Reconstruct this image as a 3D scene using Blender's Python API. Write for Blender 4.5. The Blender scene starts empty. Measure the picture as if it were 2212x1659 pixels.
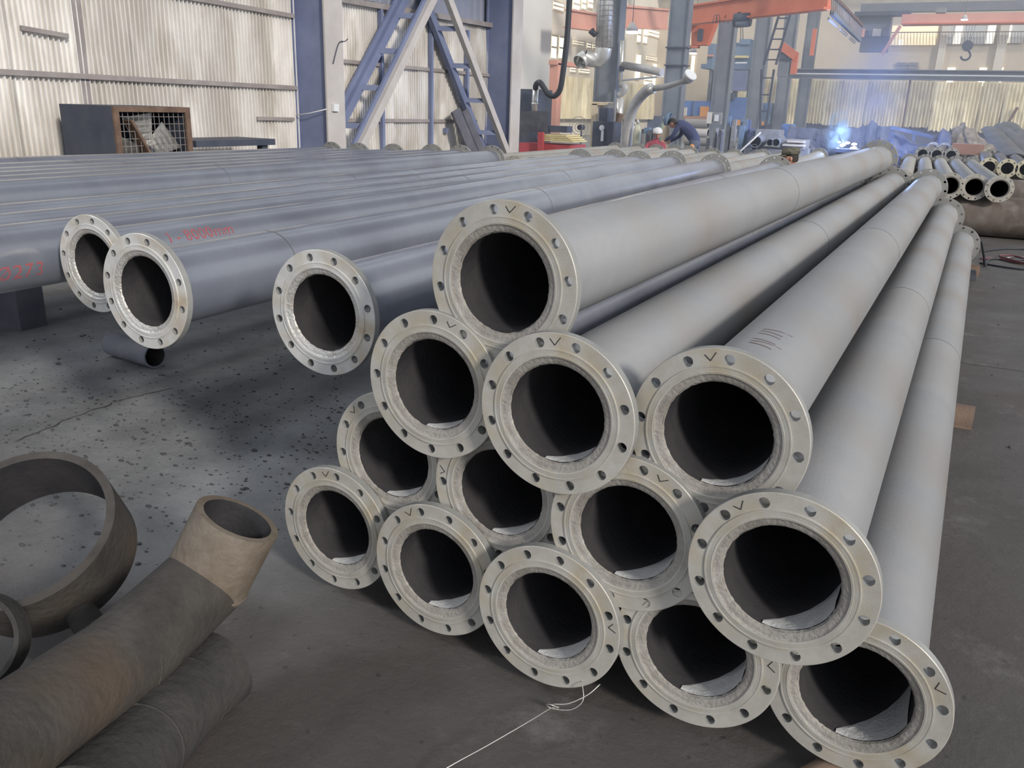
import bpy, bmesh, math, random
from mathutils import Vector, Matrix, noise
random.seed(7)
PI = math.pi
S = bpy.context.scene
COL = S.collection

# ------------------------------------------------------------------ camera
CAMR = Matrix(((0.8823331, 0.1733928, -0.4375194),
               (0.4695928, -0.2628145, 0.8428589),
               (0.0311592, -0.9491383, -0.3133140)))   # columns: image right, image down, view
CAMH, FPX = 1.467, 1820.0
cd = bpy.data.cameras.new('camera'); cam = bpy.data.objects.new('camera', cd); COL.objects.link(cam)
r_, d_, f_ = CAMR.col[0], CAMR.col[1], CAMR.col[2]
cam.matrix_world = Matrix(((r_[0], -d_[0], -f_[0], 0), (r_[1], -d_[1], -f_[1], 0), (r_[2], -d_[2], -f_[2], CAMH), (0, 0, 0, 1)))
cd.sensor_width = 36; cd.lens = FPX / 2212 * 36; cd.clip_start = .05; cd.clip_end = 300
S.camera = cam

# ------------------------------------------------------------------ light
S.view_settings.view_transform = 'Standard'; S.view_settings.look = 'None'
S.view_settings.gamma = 1; S.view_settings.use_curve_mapping = False
S.view_settings.exposure = 0.0
w = bpy.data.worlds.new('daylight'); S.world = w; w.use_nodes = True
bg = w.node_tree.nodes['Background']; bg.inputs[0].default_value = (.86, .92, 1, 1); bg.inputs[1].default_value = .98

def sun(name, travel, strength, angle, col):
    l = bpy.data.lights.new(name, 'SUN'); l.energy = strength; l.angle = math.radians(angle); l.color = col
    o = bpy.data.objects.new(name, l); COL.objects.link(o); o.location = (0, 0, 12)
    o.rotation_euler = Vector(travel).to_track_quat('-Z', 'Y').to_euler(); return o
sun('sun_low', (-1.65, .85, -.84), 2.75, 7, (1, .93, .84))
sun('sky_opening_light', (.7, .4, -.75), .9, 9, (.95, .97, 1))
def point(name, loc, e, col, r=.1):
    l = bpy.data.lights.new(name, 'POINT'); l.energy = e; l.color = col; l.shadow_soft_size = r
    o = bpy.data.objects.new(name, l); COL.objects.link(o); o.location = loc; return o

# ------------------------------------------------------------------ unprojection: a point seen at (px,py) that stands at world Y (or X, or Z)
def ray(px, py): return CAMR @ Vector(((px - 1106) / FPX, (py - 829.5) / FPX, 1))
def PY(px, py, y): r = ray(px, py); return Vector((0, 0, CAMH)) + r * (y / r.y)
def PX(px, py, x): r = ray(px, py); return Vector((0, 0, CAMH)) + r * (x / r.x)
def PZ(px, py, z): r = ray(px, py); return Vector((0, 0, CAMH)) + r * ((z - CAMH) / r.z)

# ------------------------------------------------------------------ materials
def mat(name, c, rough=.6, metal=0, c2=None, scale=6, bump=0, bscale=60, emit=None, est=1, stretch=None, c3=None, s3=2, detail=6, spec=None, vary=0, coat=0):
    m = bpy.data.materials.new(name); m.use_nodes = True; nt = m.node_tree; N = nt.nodes; L = nt.links
    b = N['Principled BSDF']; b.inputs['Base Color'].default_value = (*c, 1); b.inputs['Roughness'].default_value = rough; b.inputs['Metallic'].default_value = metal
    if spec is not None: b.inputs['Specular IOR Level'].default_value = spec
    tc = N.new('ShaderNodeTexCoord'); src = tc.outputs['Object']
    if stretch:
        mp = N.new('ShaderNodeMapping'); mp.inputs['Scale'].default_value = stretch; L.new(src, mp.inputs[0]); src = mp.outputs[0]
    col = None
    if c2:
        n = N.new('ShaderNodeTexNoise'); n.inputs['Scale'].default_value = scale; n.inputs['Detail'].default_value = detail; n.inputs['Roughness'].default_value = .62; L.new(src, n.inputs['Vector'])
        r = N.new('ShaderNodeValToRGB'); r.color_ramp.elements[0].position = .36; r.color_ramp.elements[1].position = .64
        r.color_ramp.elements[0].color = (*c, 1); r.color_ramp.elements[1].color = (*c2, 1); L.new(n.outputs[0], r.inputs[0]); col = r.outputs[0]
        if c3:
            n3 = N.new('ShaderNodeTexNoise'); n3.inputs['Scale'].default_value = s3; n3.inputs['Detail'].default_value = 5; L.new(src, n3.inputs['Vector'])
            r3 = N.new('ShaderNodeValToRGB'); r3.color_ramp.elements[0].position = .50; r3.color_ramp.elements[1].position = .68
            r3.color_ramp.elements[0].color = (0, 0, 0, 1); r3.color_ramp.elements[1].color = (1, 1, 1, 1); L.new(n3.outputs[0], r3.inputs[0])
            mx = N.new('ShaderNodeMix'); mx.data_type = 'RGBA'; L.new(r3.outputs[0], mx.inputs[0]); L.new(col, mx.inputs[6]); mx.inputs[7].default_value = (*c3, 1); col = mx.outputs[2]
    if vary:
        oi = N.new('ShaderNodeObjectInfo'); mr = N.new('ShaderNodeMapRange'); mr.inputs[3].default_value = 1 - vary; mr.inputs[4].default_value = 1 + vary
        L.new(oi.outputs['Random'], mr.inputs[0]); hv = N.new('ShaderNodeHueSaturation'); L.new(mr.outputs[0], hv.inputs['Value'])
        if col: L.new(col, hv.inputs['Color'])
        else: hv.inputs['Color'].default_value = (*c, 1)
        col = hv.outputs[0]
    if col: L.new(col, b.inputs['Base Color'])
    if bump:
        n2 = N.new('ShaderNodeTexNoise'); n2.inputs['Scale'].default_value = bscale; n2.inputs['Detail'].default_value = 5; L.new(src, n2.inputs['Vector'])
        bp = N.new('ShaderNodeBump'); bp.inputs['Strength'].default_value = bump; bp.inputs['Distance'].default_value = .01; L.new(n2.outputs[0], bp.inputs['Height']); L.new(bp.outputs[0], b.inputs['Normal'])
    if coat: b.inputs['Coat Weight'].default_value = coat; b.inputs['Coat Roughness'].default_value = .18
    if emit: b.inputs['Emission Color'].default_value = (*emit, 1); b.inputs['Emission Strength'].default_value = est
    return m

M = {}
M['pipe'] = mat('grey_primer', (.25, .255, .265), .38, .0, (.30, .30, .305), 2.2, .12, 220, c3=(.235, .21, .19), s3=1.1, vary=.06)
M['pipe_blue'] = mat('blue_grey_primer', (.15, .165, .205), .24, .0, (.19, .205, .245), 2.0, .12, 220, c3=(.125, .13, .165), s3=1.2, vary=.10, spec=.7, coat=.6)
M['pipe_far'] = mat('pale_primer', (.30, .30, .285), .68, 0, (.36, .355, .33), 3, .1, 150, c3=(.34, .29, .24), s3=1.5, vary=.08)
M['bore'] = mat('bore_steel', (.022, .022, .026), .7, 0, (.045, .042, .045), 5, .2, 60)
M['lip'] = mat('bore_lip_primer', (.33, .33, .33), .6, 0, (.27, .27, .265), 20, .2, 120)
M['flange'] = mat('flange_primer', (.42, .40, .36), .44, .15, (.53, .515, .475), 9, .10, 260, c3=(.43, .375, .28), s3=7, vary=.05)
M['flange_bright'] = mat('flange_machined', (.60, .60, .58), .38, .25, (.74, .73, .70), 9, .08, 260, c3=(.52, .44, .33), s3=6, vary=.04)
M['flange_inner'] = mat('bore_rim', (.27, .25, .225), .55, .1, (.37, .35, .32), 14, .35, 120, c3=(.22, .20, .175), s3=9)
M['flange_weld'] = mat('welded_rim', (.50, .49, .47), .32, .35, (.62, .61, .58), 14, .45, 110, c3=(.42, .37, .31), s3=9)
M['bore_light'] = mat('bore_light_patch', (.46, .46, .46), .85, 0, (.54, .54, .53), 30, .3, 120)  # pale tone for the painted patch of light inside the bores
M['flange_back'] = mat('flange_dull', (.26, .26, .25), .5, .1, (.33, .33, .32), 9, .08, 200)
M['weld'] = mat('weld_bead', (.30, .29, .27), .4, .3, (.50, .48, .44), 40, .5, 160)
M['weld_dark'] = mat('weld_seam_dark', (.10, .10, .105), .5, .2)
M['ink'] = mat('black_marker', (.02, .02, .022), .6)
M['redpaint'] = mat('red_paint', (.42, .085, .09), .7, 0, (.30, .11, .13), 50)
M['redfaint'] = mat('faint_red_paint', (.255, .21, .205), .7)
M['rust'] = mat('rusty_steel', (.12, .075, .055), .8, 0, (.19, .125, .09), 7, .35, 50)
M['rustbig'] = mat('rusty_big_pipe', (.11, .085, .07), .7, 0, (.17, .14, .12), 3, .25, 40, c3=(.20, .18, .16), s3=5)
M['elbow'] = mat('bare_steel_elbow', (.045, .041, .038), .8, 0, (.08, .073, .067), 5, .5, 45, c3=(.085, .065, .05), s3=3, spec=.25)
M['elbow2'] = mat('dull_steel_elbow', (.040, .039, .038), .85, 0, (.066, .063, .06), 5, .5, 45, spec=.2)
M['collar'] = mat('rust_tinted_collar', (.11, .082, .058), .6, 0, (.20, .17, .135), 5, .4, 50)
M['stub'] = mat('blue_grey_stub', (.20, .21, .24), .6, 0, (.25, .26, .29), 8, .2, 60)
M['clay'] = mat('tan_half_pipe', (.17, .115, .085), .7, 0, (.22, .155, .115), 9, .2, 60)
M['steel_blue'] = mat('shaded_column_paint', (.15, .18, .30), .55, 0, (.20, .235, .37), 1.5, .05, 50)  # shaded column faces, the blue shade is put into the colour
M['steel_grey'] = mat('grey_column_paint', (.15, .17, .20), .6, 0, (.20, .215, .24), 1.5, .05, 50)
M['steel_lit'] = mat('sunlit_column_paint', (.46, .43, .42), .6, 0, (.54, .51, .49), 2, .05, 50)  # sunlit column and chord faces, the light is put into the colour
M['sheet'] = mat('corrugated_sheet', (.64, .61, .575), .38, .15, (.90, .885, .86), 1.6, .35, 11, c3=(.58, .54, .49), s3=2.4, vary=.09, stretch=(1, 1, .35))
M['sheet_warm'] = mat('warm_corrugated_sheet', (.84, .74, .50), .5, .1, (.95, .89, .70), 1.1, .25, 9, c3=(.66, .57, .40), s3=2, vary=.2, stretch=(1, 1, .3))
M['sheet_dark'] = mat('blue_grey_sheet', (.24, .26, .34), .6, 0, (.29, .31, .39), 1.5)  # darker blue-grey sheet of the upper wall tier and the backing
M['girt'] = mat('girt_steel', (.27, .24, .235), .6, 0, (.34, .31, .30), 3)
M['wall'] = mat('side_wall_panel', (.66, .61, .52), .85, 0, (.72, .67, .58), .6)
M['wallpale'] = mat('pale_wall_panel', (.60, .61, .60), .8, 0, (.66, .66, .64), .6)
M['farwall'] = mat('end_wall_panel', (.58, .50, .40), .85, 0, (.66, .58, .47), .4)
M['window'] = mat('lit_window', (.9, .88, .75), .3, emit=(1, .94, .74), est=1.25)
M['windoww'] = mat('warm_lit_window', (.8, .7, .5), .4, emit=(1, .84, .50), est=.85)
M['lamp'] = mat('lamp_lens', (1, 1, 1), .3, emit=(.93, .97, 1), est=9)
M['tube'] = mat('strip_light_lens', (1, 1, 1), .3, emit=(1, .98, .86), est=1.3)
M['orange'] = mat('crane_orange', (.56, .14, .065), .55, 0, (.66, .19, .10), 1.2)
M['pink'] = mat('faded_crane_orange', (.62, .29, .22), .7, 0, (.70, .36, .28), .8)
M['black'] = mat('black_rubber', (.03, .035, .045), .5)
M['dark'] = mat('dark_machine', (.045, .055, .085), .55, 0, (.07, .08, .11), 3)
M['tarp'] = mat('dark_tarp', (.085, .085, .11), .75, 0, (.13, .13, .155), 3, .3, 12)
M['silver'] = mat('silver_duct', (.55, .54, .51), .35, .6, (.70, .69, .66), 9, .25, 40)
M['armgrey'] = mat('fume_arm_hose', (.36, .35, .35), .55, .1, (.45, .44, .43), 6, .2, 60)
M['white'] = mat('white_paint', (.72, .73, .75), .5)
M['yellow'] = mat('yellow_timber', (.62, .52, .25), .6, 0, (.72, .64, .38), 4)
M['red'] = mat('red_paint_metal', (.42, .07, .08), .5)
M['blue'] = mat('blue_enamel', (.10, .19, .46), .55, 0, (.14, .25, .55), 2)
M['teal'] = mat('grey_blue_enamel', (.13, .20, .30), .6, 0, (.18, .26, .38), 2)
M['board'] = mat('cardboard', (.55, .44, .30), .8, 0, (.62, .52, .38), 5)
M['cream'] = mat('cream_plate', (.62, .58, .53), .7)
M['greybox'] = mat('grey_box', (.20, .20, .21), .7, 0, (.28, .28, .28), 8, .3, 30)
M['olive'] = mat('gas_cylinder_paint', (.46, .46, .34), .5, 0, (.54, .53, .41), 5)
M['green'] = mat('green_gas_cylinder_paint', (.28, .36, .30), .5)
M['orangebox'] = mat('orange_box', (.75, .33, .10), .6)
M['scrap'] = mat('crumpled_blue_steel', (.07, .085, .15), .5, 0, (.12, .14, .22), 2.5, .6, 6)
M['scrap2'] = mat('grey_torn_plate', (.22, .22, .22), .6, 0, (.30, .30, .30), 2.5, .5, 8)
M['rubble'] = mat('rubble', (.15, .125, .105), .9, 0, (.28, .245, .21), 6, .9, 12)
M['plinth'] = mat('low_blue_wall', (.10, .13, .25), .8, 0, (.14, .17, .31), .8)
M['brick'] = mat('rust_red_plate', (.44, .25, .19), .8, 0, (.38, .22, .17), 3)
M['darkpipe'] = mat('dark_steel_pipe', (.085, .075, .072), .5, .1, (.13, .11, .10), 5)
M['yflange'] = mat('yellowish_flange', (.62, .56, .38), .5, .1, (.74, .70, .54), 12)
M['skin'] = mat('skin', (.52, .28, .20), .6)
M['navy'] = mat('navy_workwear', (.035, .045, .11), .8, 0, (.05, .06, .14), 9)
M['trouser'] = mat('blue_grey_trousers', (.10, .12, .17), .85)
M['camo'] = mat('camouflage_cloth', (.10, .10, .075), .9, 0, (.20, .18, .14), 22, c3=(.06, .06, .045), s3=18)
M['maroon'] = mat('maroon_workwear', (.30, .05, .08), .8, 0, (.38, .09, .12), 9)
M['hair'] = mat('dark_hair', (.03, .025, .02), .8)
M['dust'] = mat('floor_clods', (.075, .075, .08), .95)
M['wire'] = mat('tie_wire', (.60, .60, .56), .4, .6)
M['cable'] = mat('red_cable', (.16, .06, .07), .6)
M['spark'] = mat('welding_arc', (1, 1, 1), .5, emit=(.8, .9, 1), est=6)
M['spatter'] = mat('glowing_metal', (1, .8, .7), .5, emit=(1, .82, .74), est=1.6)

def floor_mat():
    m = bpy.data.materials.new('concrete_floor'); m.use_nodes = True; nt = m.node_tree; N = nt.nodes; L = nt.links; b = N['Principled BSDF']
    tc = N.new('ShaderNodeTexCoord')
    def nz(sc, det, ro=.6, w=None):
        n = N.new('ShaderNodeTexNoise'); n.inputs['Scale'].default_value = sc; n.inputs['Detail'].default_value = det; n.inputs['Roughness'].default_value = ro; L.new(tc.outputs['Object'], n.inputs['Vector']); return n.outputs[0]
    def ramp(s, a, bb, ca, cb):
        r = N.new('ShaderNodeValToRGB'); e = r.color_ramp.elements; e[0].position = a; e[1].position = bb; e[0].color = (*ca, 1); e[1].color = (*cb, 1); L.new(s, r.inputs[0]); return r.outputs[0]
    def mix(f, a, bb):
        x = N.new('ShaderNodeMix'); x.data_type = 'RGBA'; L.new(f, x.inputs[0])
        for k, v in ((6, a), (7, bb)):
            if isinstance(v, tuple): x.inputs[k].default_value = (*v, 1)
            else: L.new(v, x.inputs[k])
        return x.outputs[2]
    base = ramp(nz(1.1, 8, .65), .3, .7, (.068, .062, .058), (.118, .110, .105))
    base = mix(ramp(nz(.55, 3), .52, .68, (0, 0, 0), (.75, .75, .75)), base, (.075, .053, .048))
    # pale dusty patches
    base = mix(ramp(nz(2.3, 9, .72), .56, .70, (0, 0, 0), (.6, .6, .6)), base, (.21, .205, .20))
    # dusty blue-grey zone under the raised rack, sun patch painted in by paler tone
    sep = N.new('ShaderNodeSeparateXYZ'); L.new(tc.outputs['Object'], sep.inputs[0])
    mr = N.new('ShaderNodeMapRange'); mr.inputs[1].default_value = -1.2; mr.inputs[2].default_value = -2.2; L.new(sep.outputs[0], mr.inputs[0])
    mr2 = N.new('ShaderNodeMapRange'); mr2.inputs[1].default_value = 1.0; mr2.inputs[2].default_value = 2.2; L.new(sep.outputs[1], mr2.inputs[0])
    mm = N.new('ShaderNodeMath'); mm.operation = 'MULTIPLY'; L.new(mr.outputs[0], mm.inputs[0]); L.new(mr2.outputs[0], mm.inputs[1])
    dust_sun = ramp(nz(2.0, 9, .7), .3, .72, (.15, .16, .17), (.36, .365, .37))
    base = mix(mm.outputs[0], base, dust_sun)
    # fine dark chips
    base = mix(ramp(nz(38, 3, .5), .66, .72, (0, 0, 0), (.65, .65, .65)), base, (.035, .035, .038))
    L.new(base, b.inputs['Base Color'])
    L.new(ramp(nz(1.6, 6), .3, .7, (.48,) * 3, (.8,) * 3), b.inputs['Roughness'])
    n2 = N.new('ShaderNodeTexNoise'); n2.inputs['Scale'].default_value = 24; n2.inputs['Detail'].default_value = 9; n2.inputs['Roughness'].default_value = .72; L.new(tc.outputs['Object'], n2.inputs['Vector'])
    bp = N.new('ShaderNodeBump'); bp.inputs['Strength'].default_value = .55; bp.inputs['Distance'].default_value = .012; L.new(n2.outputs[0], bp.inputs['Height']); L.new(bp.outputs[0], b.inputs['Normal'])
    return m
M['floor'] = floor_mat()

# ------------------------------------------------------------------ mesh helpers
def link(name, data, parent=None):
    o = bpy.data.objects.new(name, data); COL.objects.link(o)
    if parent: o.parent = parent
    return o
def finish(name, bm, m, parent=None, smooth=False, bevel=0):
    if bevel: bmesh.ops.bevel(bm, geom=bm.edges[:], offset=bevel, segments=1, affect='EDGES')
    me = bpy.data.meshes.new(name); bm.to_mesh(me); bm.free()
    for mm in (m if isinstance(m, (list, tuple)) else [m]): me.materials.append(M[mm] if isinstance(mm, str) else mm)
    if smooth: me.polygons.foreach_set('use_smooth', [True] * len(me.polygons))
    return link(name, me, parent)
def empty(name, label, cat, loc, group=None, rot=None):
    o = link(name, None); o.empty_display_size = .1; o.location = loc; o['label'] = label; o['category'] = cat
    if group: o['group'] = group
    if rot: o.rotation_euler = rot
    return o
def tag(o, label, cat, group=None):
    o['label'] = label; o['category'] = cat
    if group: o['group'] = group
    return o
def struct(o): o['kind'] = 'structure'; return o
def bx(bm, lo, hi, mtx=None):
    lo, hi = [min(a, b) for a, b in zip(lo, hi)], [max(a, b) for a, b in zip(lo, hi)]
    v = [bm.verts.new((x, y, z)) for x in (lo[0], hi[0]) for y in (lo[1], hi[1]) for z in (lo[2], hi[2])]
    for f in ((0, 1, 3, 2), (4, 6, 7, 5), (0, 4, 5, 1), (2, 3, 7, 6), (0, 2, 6, 4), (1, 5, 7, 3)): bm.faces.new([v[i] for i in f])
    if mtx: bmesh.ops.transform(bm, matrix=mtx, verts=v)
    return v
def bar(bm, a, b, w, h, up=(0, 0, 1)):
    a, b = Vector(a), Vector(b); d = b - a; L = d.length; d.normalize(); u = Vector(up)
    s = d.cross(u)
    if s.length < 1e-4: s = d.cross(Vector((1, 0, 0)))
    s.normalize(); u = s.cross(d)
    v = []
    for p in (a, b):
        for i, j in ((-1, -1), (1, -1), (1, 1), (-1, 1)): v.append(bm.verts.new(p + s * (i * w / 2) + u * (j * h / 2)))
    bm.faces.new(v[0:4][::-1]); bm.faces.new(v[4:8])
    for i in range(4): bm.faces.new((v[i], v[(i + 1) % 4], v[4 + (i + 1) % 4], v[4 + i]))
def frames(pts):
    pts = [Vector(p) for p in pts]; out = []; u = None
    for i, p in enumerate(pts):
        d = (pts[min(i + 1, len(pts) - 1)] - pts[max(i - 1, 0)]).normalized()
        if u is None: u = d.orthogonal().normalized()
        u = (u - d * u.dot(d)).normalized(); out.append((p, u, d.cross(u)))
    return out
def sweep(bm, pts, r, seg=12, cap=True, mi=0):
    fr = frames(pts); rs = r if isinstance(r, (list, tuple)) else [r] * len(fr); prev = None; first = None
    for (p, u, v), rr in zip(fr, rs):
        ring = [bm.verts.new(p + (u * math.cos(2 * PI * k / seg) + v * math.sin(2 * PI * k / seg)) * rr) for k in range(seg)]
        if prev:
            for k in range(seg):
                f = bm.faces.new((prev[k], prev[(k + 1) % seg], ring[(k + 1) % seg], ring[k])); f.smooth = True; f.material_index = mi
        else: first = ring
        prev = ring
    if cap:
        f = bm.faces.new(first[::-1]); f.material_index = mi; f = bm.faces.new(prev); f.material_index = mi
def hollow(bm, pts, ro, ri, seg=40, mi_in=1):
    """open tube along pts with wall thickness"""
    fr = frames(pts); O = []; I = []
    for (p, u, v) in fr:
        O.append([bm.verts.new(p + (u * math.cos(2 * PI * k / seg) + v * math.sin(2 * PI * k / seg)) * ro) for k in range(seg)])
        I.append([bm.verts.new(p + (u * math.cos(2 * PI * k / seg) + v * math.sin(2 * PI * k / seg)) * ri) for k in range(seg)])
    for i in range(len(fr) - 1):
        for k in range(seg):
            j = (k + 1) % seg
            f = bm.faces.new((O[i][k], O[i][j], O[i + 1][j], O[i + 1][k])); f.smooth = True
            f = bm.faces.new((I[i][k], I[i + 1][k], I[i + 1][j], I[i][j])); f.smooth = True; f.material_index = mi_in
    for e, fl in ((0, 1), (-1, 0)):      # rims with their own verts so the edge stays crisp
        o2 = [bm.verts.new(v.co) for v in O[e]]; i2 = [bm.verts.new(v.co) for v in I[e]]
        for k in range(seg):
            j = (k + 1) % seg; q = (o2[k], i2[k], i2[j], o2[j]); bm.faces.new(q if not fl else q[::-1])
def lathe(bm, prof, seg=64, mi=0, jit=0, flip=False):
    """prof: (r, y) around the Y axis, own verts"""
    prev = None
    for (r, y) in prof:
        ring = [bm.verts.new(((r + (random.uniform(-jit, jit) if jit else 0)) * math.cos(2 * PI * k / seg), y, (r + (random.uniform(-jit, jit) if jit else 0)) * math.sin(2 * PI * k / seg))) for k in range(seg)]
        if prev:
            for k in range(seg):
                j = (k + 1) % seg; q = (prev[k], prev[j], ring[j], ring[k])
                f = bm.faces.new(q[::-1] if flip else q); f.smooth = True; f.material_index = mi
        prev = ring
def aim(a, b):
    """matrix that puts local +Y along a->b with local Z near world up"""
    y = (Vector(b) - Vector(a)).normalized(); x = y.cross(Vector((0, 0, 1))).normalized(); z = x.cross(y)
    return Matrix(((x.x, y.x, z.x, a[0]), (x.y, y.y, z.y, a[1]), (x.z, y.z, z.z, a[2]), (0, 0, 0, 1)))

# ------------------------------------------------------------------ flange (front face looks to -Y, at y = 0)
RO, RP, RH, TH, RB = .1975, .175, .0122, .026, .1365
def plate(bm, y, ph, r_in, seg=96, mi=0, ro=RO - .0015):
    es = []
    def loop(c, r, n):
        vs = [bm.verts.new((c[0] + r * math.cos(2 * PI * k / n), y, c[1] + r * math.sin(2 * PI * k / n))) for k in range(n)]
        es.extend(bm.edges.new((vs[k], vs[(k + 1) % n])) for k in range(n))
    loop((0, 0), ro, seg); loop((0, 0), r_in, seg)
    for i in range(12):
        a = ph + i * PI / 6; loop((RP * math.cos(a), RP * math.sin(a)), RH, 16)
    r = bmesh.ops.triangle_fill(bm, use_beauty=True, use_dissolve=False, edges=es, normal=(0, -1, 0))
    for f in r['geom']:
        if isinstance(f, bmesh.types.BMFace): f.material_index = mi
def make_flange_mesh(name, m, back='flange_back'):
    bm = bmesh.new()
    plate(bm, 0, 0, .1603); plate(bm, TH, 0, .137, mi=1)
    lathe(bm, [(RO - .0015, 0), (RO, .0015)], 96); lathe(bm, [(RO, .0015), (RO, TH - .0015)], 96, mi=1); lathe(bm, [(RO, TH - .0015), (RO - .0015, TH)], 96, mi=1)
    for i in range(12):
        a = i * PI / 6; n = 16; c = (RP * math.cos(a), RP * math.sin(a)); A = []; B = []
        for k in range(n):
            t = 2 * PI * k / n; A.append(bm.verts.new((c[0] + RH * math.cos(t), 0, c[1] + RH * math.sin(t)))); B.append(bm.verts.new((c[0] + RH * math.cos(t), TH, c[1] + RH * math.sin(t))))
        for k in range(n):
            j = (k + 1) % n; f = bm.faces.new((A[k], B[k], B[j], A[j])); f.smooth = True; f.material_index = 1
    lathe(bm, [(.1603, 0), (.1596, -.003)], 96); lathe(bm, [(.1596, -.003), (.1565, -.003)], 96)
    g = [(.1565, -.003)]
    for k in range(4): r0 = .1560 - k * .0030; g += [(r0, -.0018), (r0 - .0014, -.003)]
    lathe(bm, g, 96)
    lathe(bm, [(g[-1][0], -.003), (.141, -.0022)], 96)
    lathe(bm, [(.141, -.0022), (.1385, .0006), (.134, .0012), (.128, .0026), (.1235, .0050)], 96, mi=3, jit=.0005)
    lathe(bm, [(.1235, .0050), (.1205, .0105)], 96, mi=3, jit=.0010)
    bm.normal_update()
    me = bpy.data.meshes.new(name); bm.to_mesh(me); bm.free()
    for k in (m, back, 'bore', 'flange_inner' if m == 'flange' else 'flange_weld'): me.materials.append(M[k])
    return me
FL = {k: make_flange_mesh('flange', k) for k in ('flange', 'flange_bright')}
def ring_mesh(name, r, t, m, seg=64):
    bm = bmesh.new(); lathe(bm, [(r, -t), (r + t * .6, -t * .5), (r + t * .6, t * .5), (r, t)], seg, jit=t * .15)
    me = bpy.data.meshes.new(name); bm.to_mesh(me); bm.free(); me.materials.append(M[m]); return me
WELD = ring_mesh('weld_bead', RB - .0005, .006, 'weld'); SEAM = ring_mesh('weld_seam', RB - .0012, .0035, 'weld_dark')
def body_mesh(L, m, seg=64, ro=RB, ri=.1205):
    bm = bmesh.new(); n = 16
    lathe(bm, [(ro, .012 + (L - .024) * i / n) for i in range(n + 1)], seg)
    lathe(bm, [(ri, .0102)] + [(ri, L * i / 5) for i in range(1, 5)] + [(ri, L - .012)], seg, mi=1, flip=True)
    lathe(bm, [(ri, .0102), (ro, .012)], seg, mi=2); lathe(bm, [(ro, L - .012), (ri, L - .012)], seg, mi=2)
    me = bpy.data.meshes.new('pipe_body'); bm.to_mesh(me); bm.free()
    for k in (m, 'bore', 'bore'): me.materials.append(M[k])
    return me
BODY = {}
def flanged_pipe(a, b, ph, label, group, bodym='pipe', flm='flange', marks=(), seams=(), seg=64, cat='pipe', scale=1, bore_light=0):
    a, b = Vector(a), Vector(b); L = round((b - a).length / scale, 2)
    root = empty('flanged_pipe', label, cat, a, group); root.matrix_world = aim(a, b) @ Matrix.Scale(scale, 4)
    if bore_light:  # thin pale crescent on the bore wall, stands in for light falling in
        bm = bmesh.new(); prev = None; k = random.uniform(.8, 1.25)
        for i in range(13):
            u = i / 12; t = math.radians(-102 + 84 * u); ln = .014 + (.035 + bore_light * 5 * k) * u ** .9; v = []
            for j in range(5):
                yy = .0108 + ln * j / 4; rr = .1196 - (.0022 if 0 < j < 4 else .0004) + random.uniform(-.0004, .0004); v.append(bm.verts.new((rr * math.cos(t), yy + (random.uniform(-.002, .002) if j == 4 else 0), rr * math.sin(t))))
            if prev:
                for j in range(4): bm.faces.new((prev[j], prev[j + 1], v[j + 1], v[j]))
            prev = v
        finish('bore_light_patch', bm, 'bore_light', root)
    key = (L, bodym, seg)
    if key not in BODY: BODY[key] = body_mesh(L, bodym, seg)
    link('pipe_body', BODY[key], root)
    f = link('flange', FL[flm], root); f.rotation_euler = (0, -ph, 0)
    f2 = link('flange', FL['flange'], root); f2.location = (0, L, 0); f2.rotation_euler = (0, 0, PI)
    f2.rotation_euler = (Matrix.Rotation(PI, 3, 'Z') @ Matrix.Rotation(random.uniform(0, .5), 3, 'Y')).to_euler()
    w1 = link('weld_bead', WELD, root); w1.location = (0, TH + .002, 0); w2 = link('weld_bead', WELD, root); w2.location = (0, L - TH - .002, 0)
    for s in seams: q = link('weld_seam', SEAM, root); q.location = (0, s, 0)
    for (deg, kind) in marks:
        t = math.radians(deg); bm = bmesh.new(); R = .1785
        def q(dx, dz):
            # local: x tangential (clockwise), z radial
            return Vector(((R + dz) * math.cos(t) + dx * math.sin(t), -.0006, (R + dz) * math.sin(t) - dx * math.cos(t)))
        w_, h_ = random.uniform(.011, .015), random.uniform(.007, .010)
        for p0, p1 in ((q(-w_, h_ * .5), q(-.001, -h_)), (q(-.001, -h_), q(w_, h_))): bar(bm, p0, p1, .0018, .0006, up=(0, 1, 0))
        finish('marker_tick', bm, 'ink', root)
    return root
def ang(p): return p     # phase: world angle of one bolt hole

# ================================================================== SETTING
bm = bmesh.new(); bx(bm, (-24, -8, -.3), (22, 62, 0)); fl = finish('floor', bm, 'floor'); struct(fl)
bm = bmesh.new()       # expansion joints / cracks in the floor, slightly recessed dark strips
def crack(pts, w=.006):
    for i in range(len(pts) - 1):
        a, b = Vector(pts[i]), Vector(pts[i + 1]); n = 8
        prev = None
        for k in range(n + 1):
            p = a.lerp(b, k / n) + Vector((random.uniform(-.012, .012), random.uniform(-.012, .012), 0)); s = (b - a).normalized().cross(Vector((0, 0, 1))) * (w * random.uniform(.4, 1.3) / 2)
            v = (bm.verts.new((p - s).to_tuple()[:2] + (.0012,)), bm.verts.new((p + s).to_tuple()[:2] + (.0012,)))
            if prev: bm.faces.new((prev[0], v[0], v[1], prev[1]))
            prev = v
crack([PZ(30, 955, 0), PZ(150, 905, 0), PZ(260, 865, 0), PZ(370, 838, 0)], .014)
crack([PZ(2070, 782, 0), PZ(2130, 792, 0), PZ(2212, 802, 0), PZ(2400, 830, 0)], .014)
c = finish('floor_crack', bm, 'dust', fl); c['kind'] = 'stuff'

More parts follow.
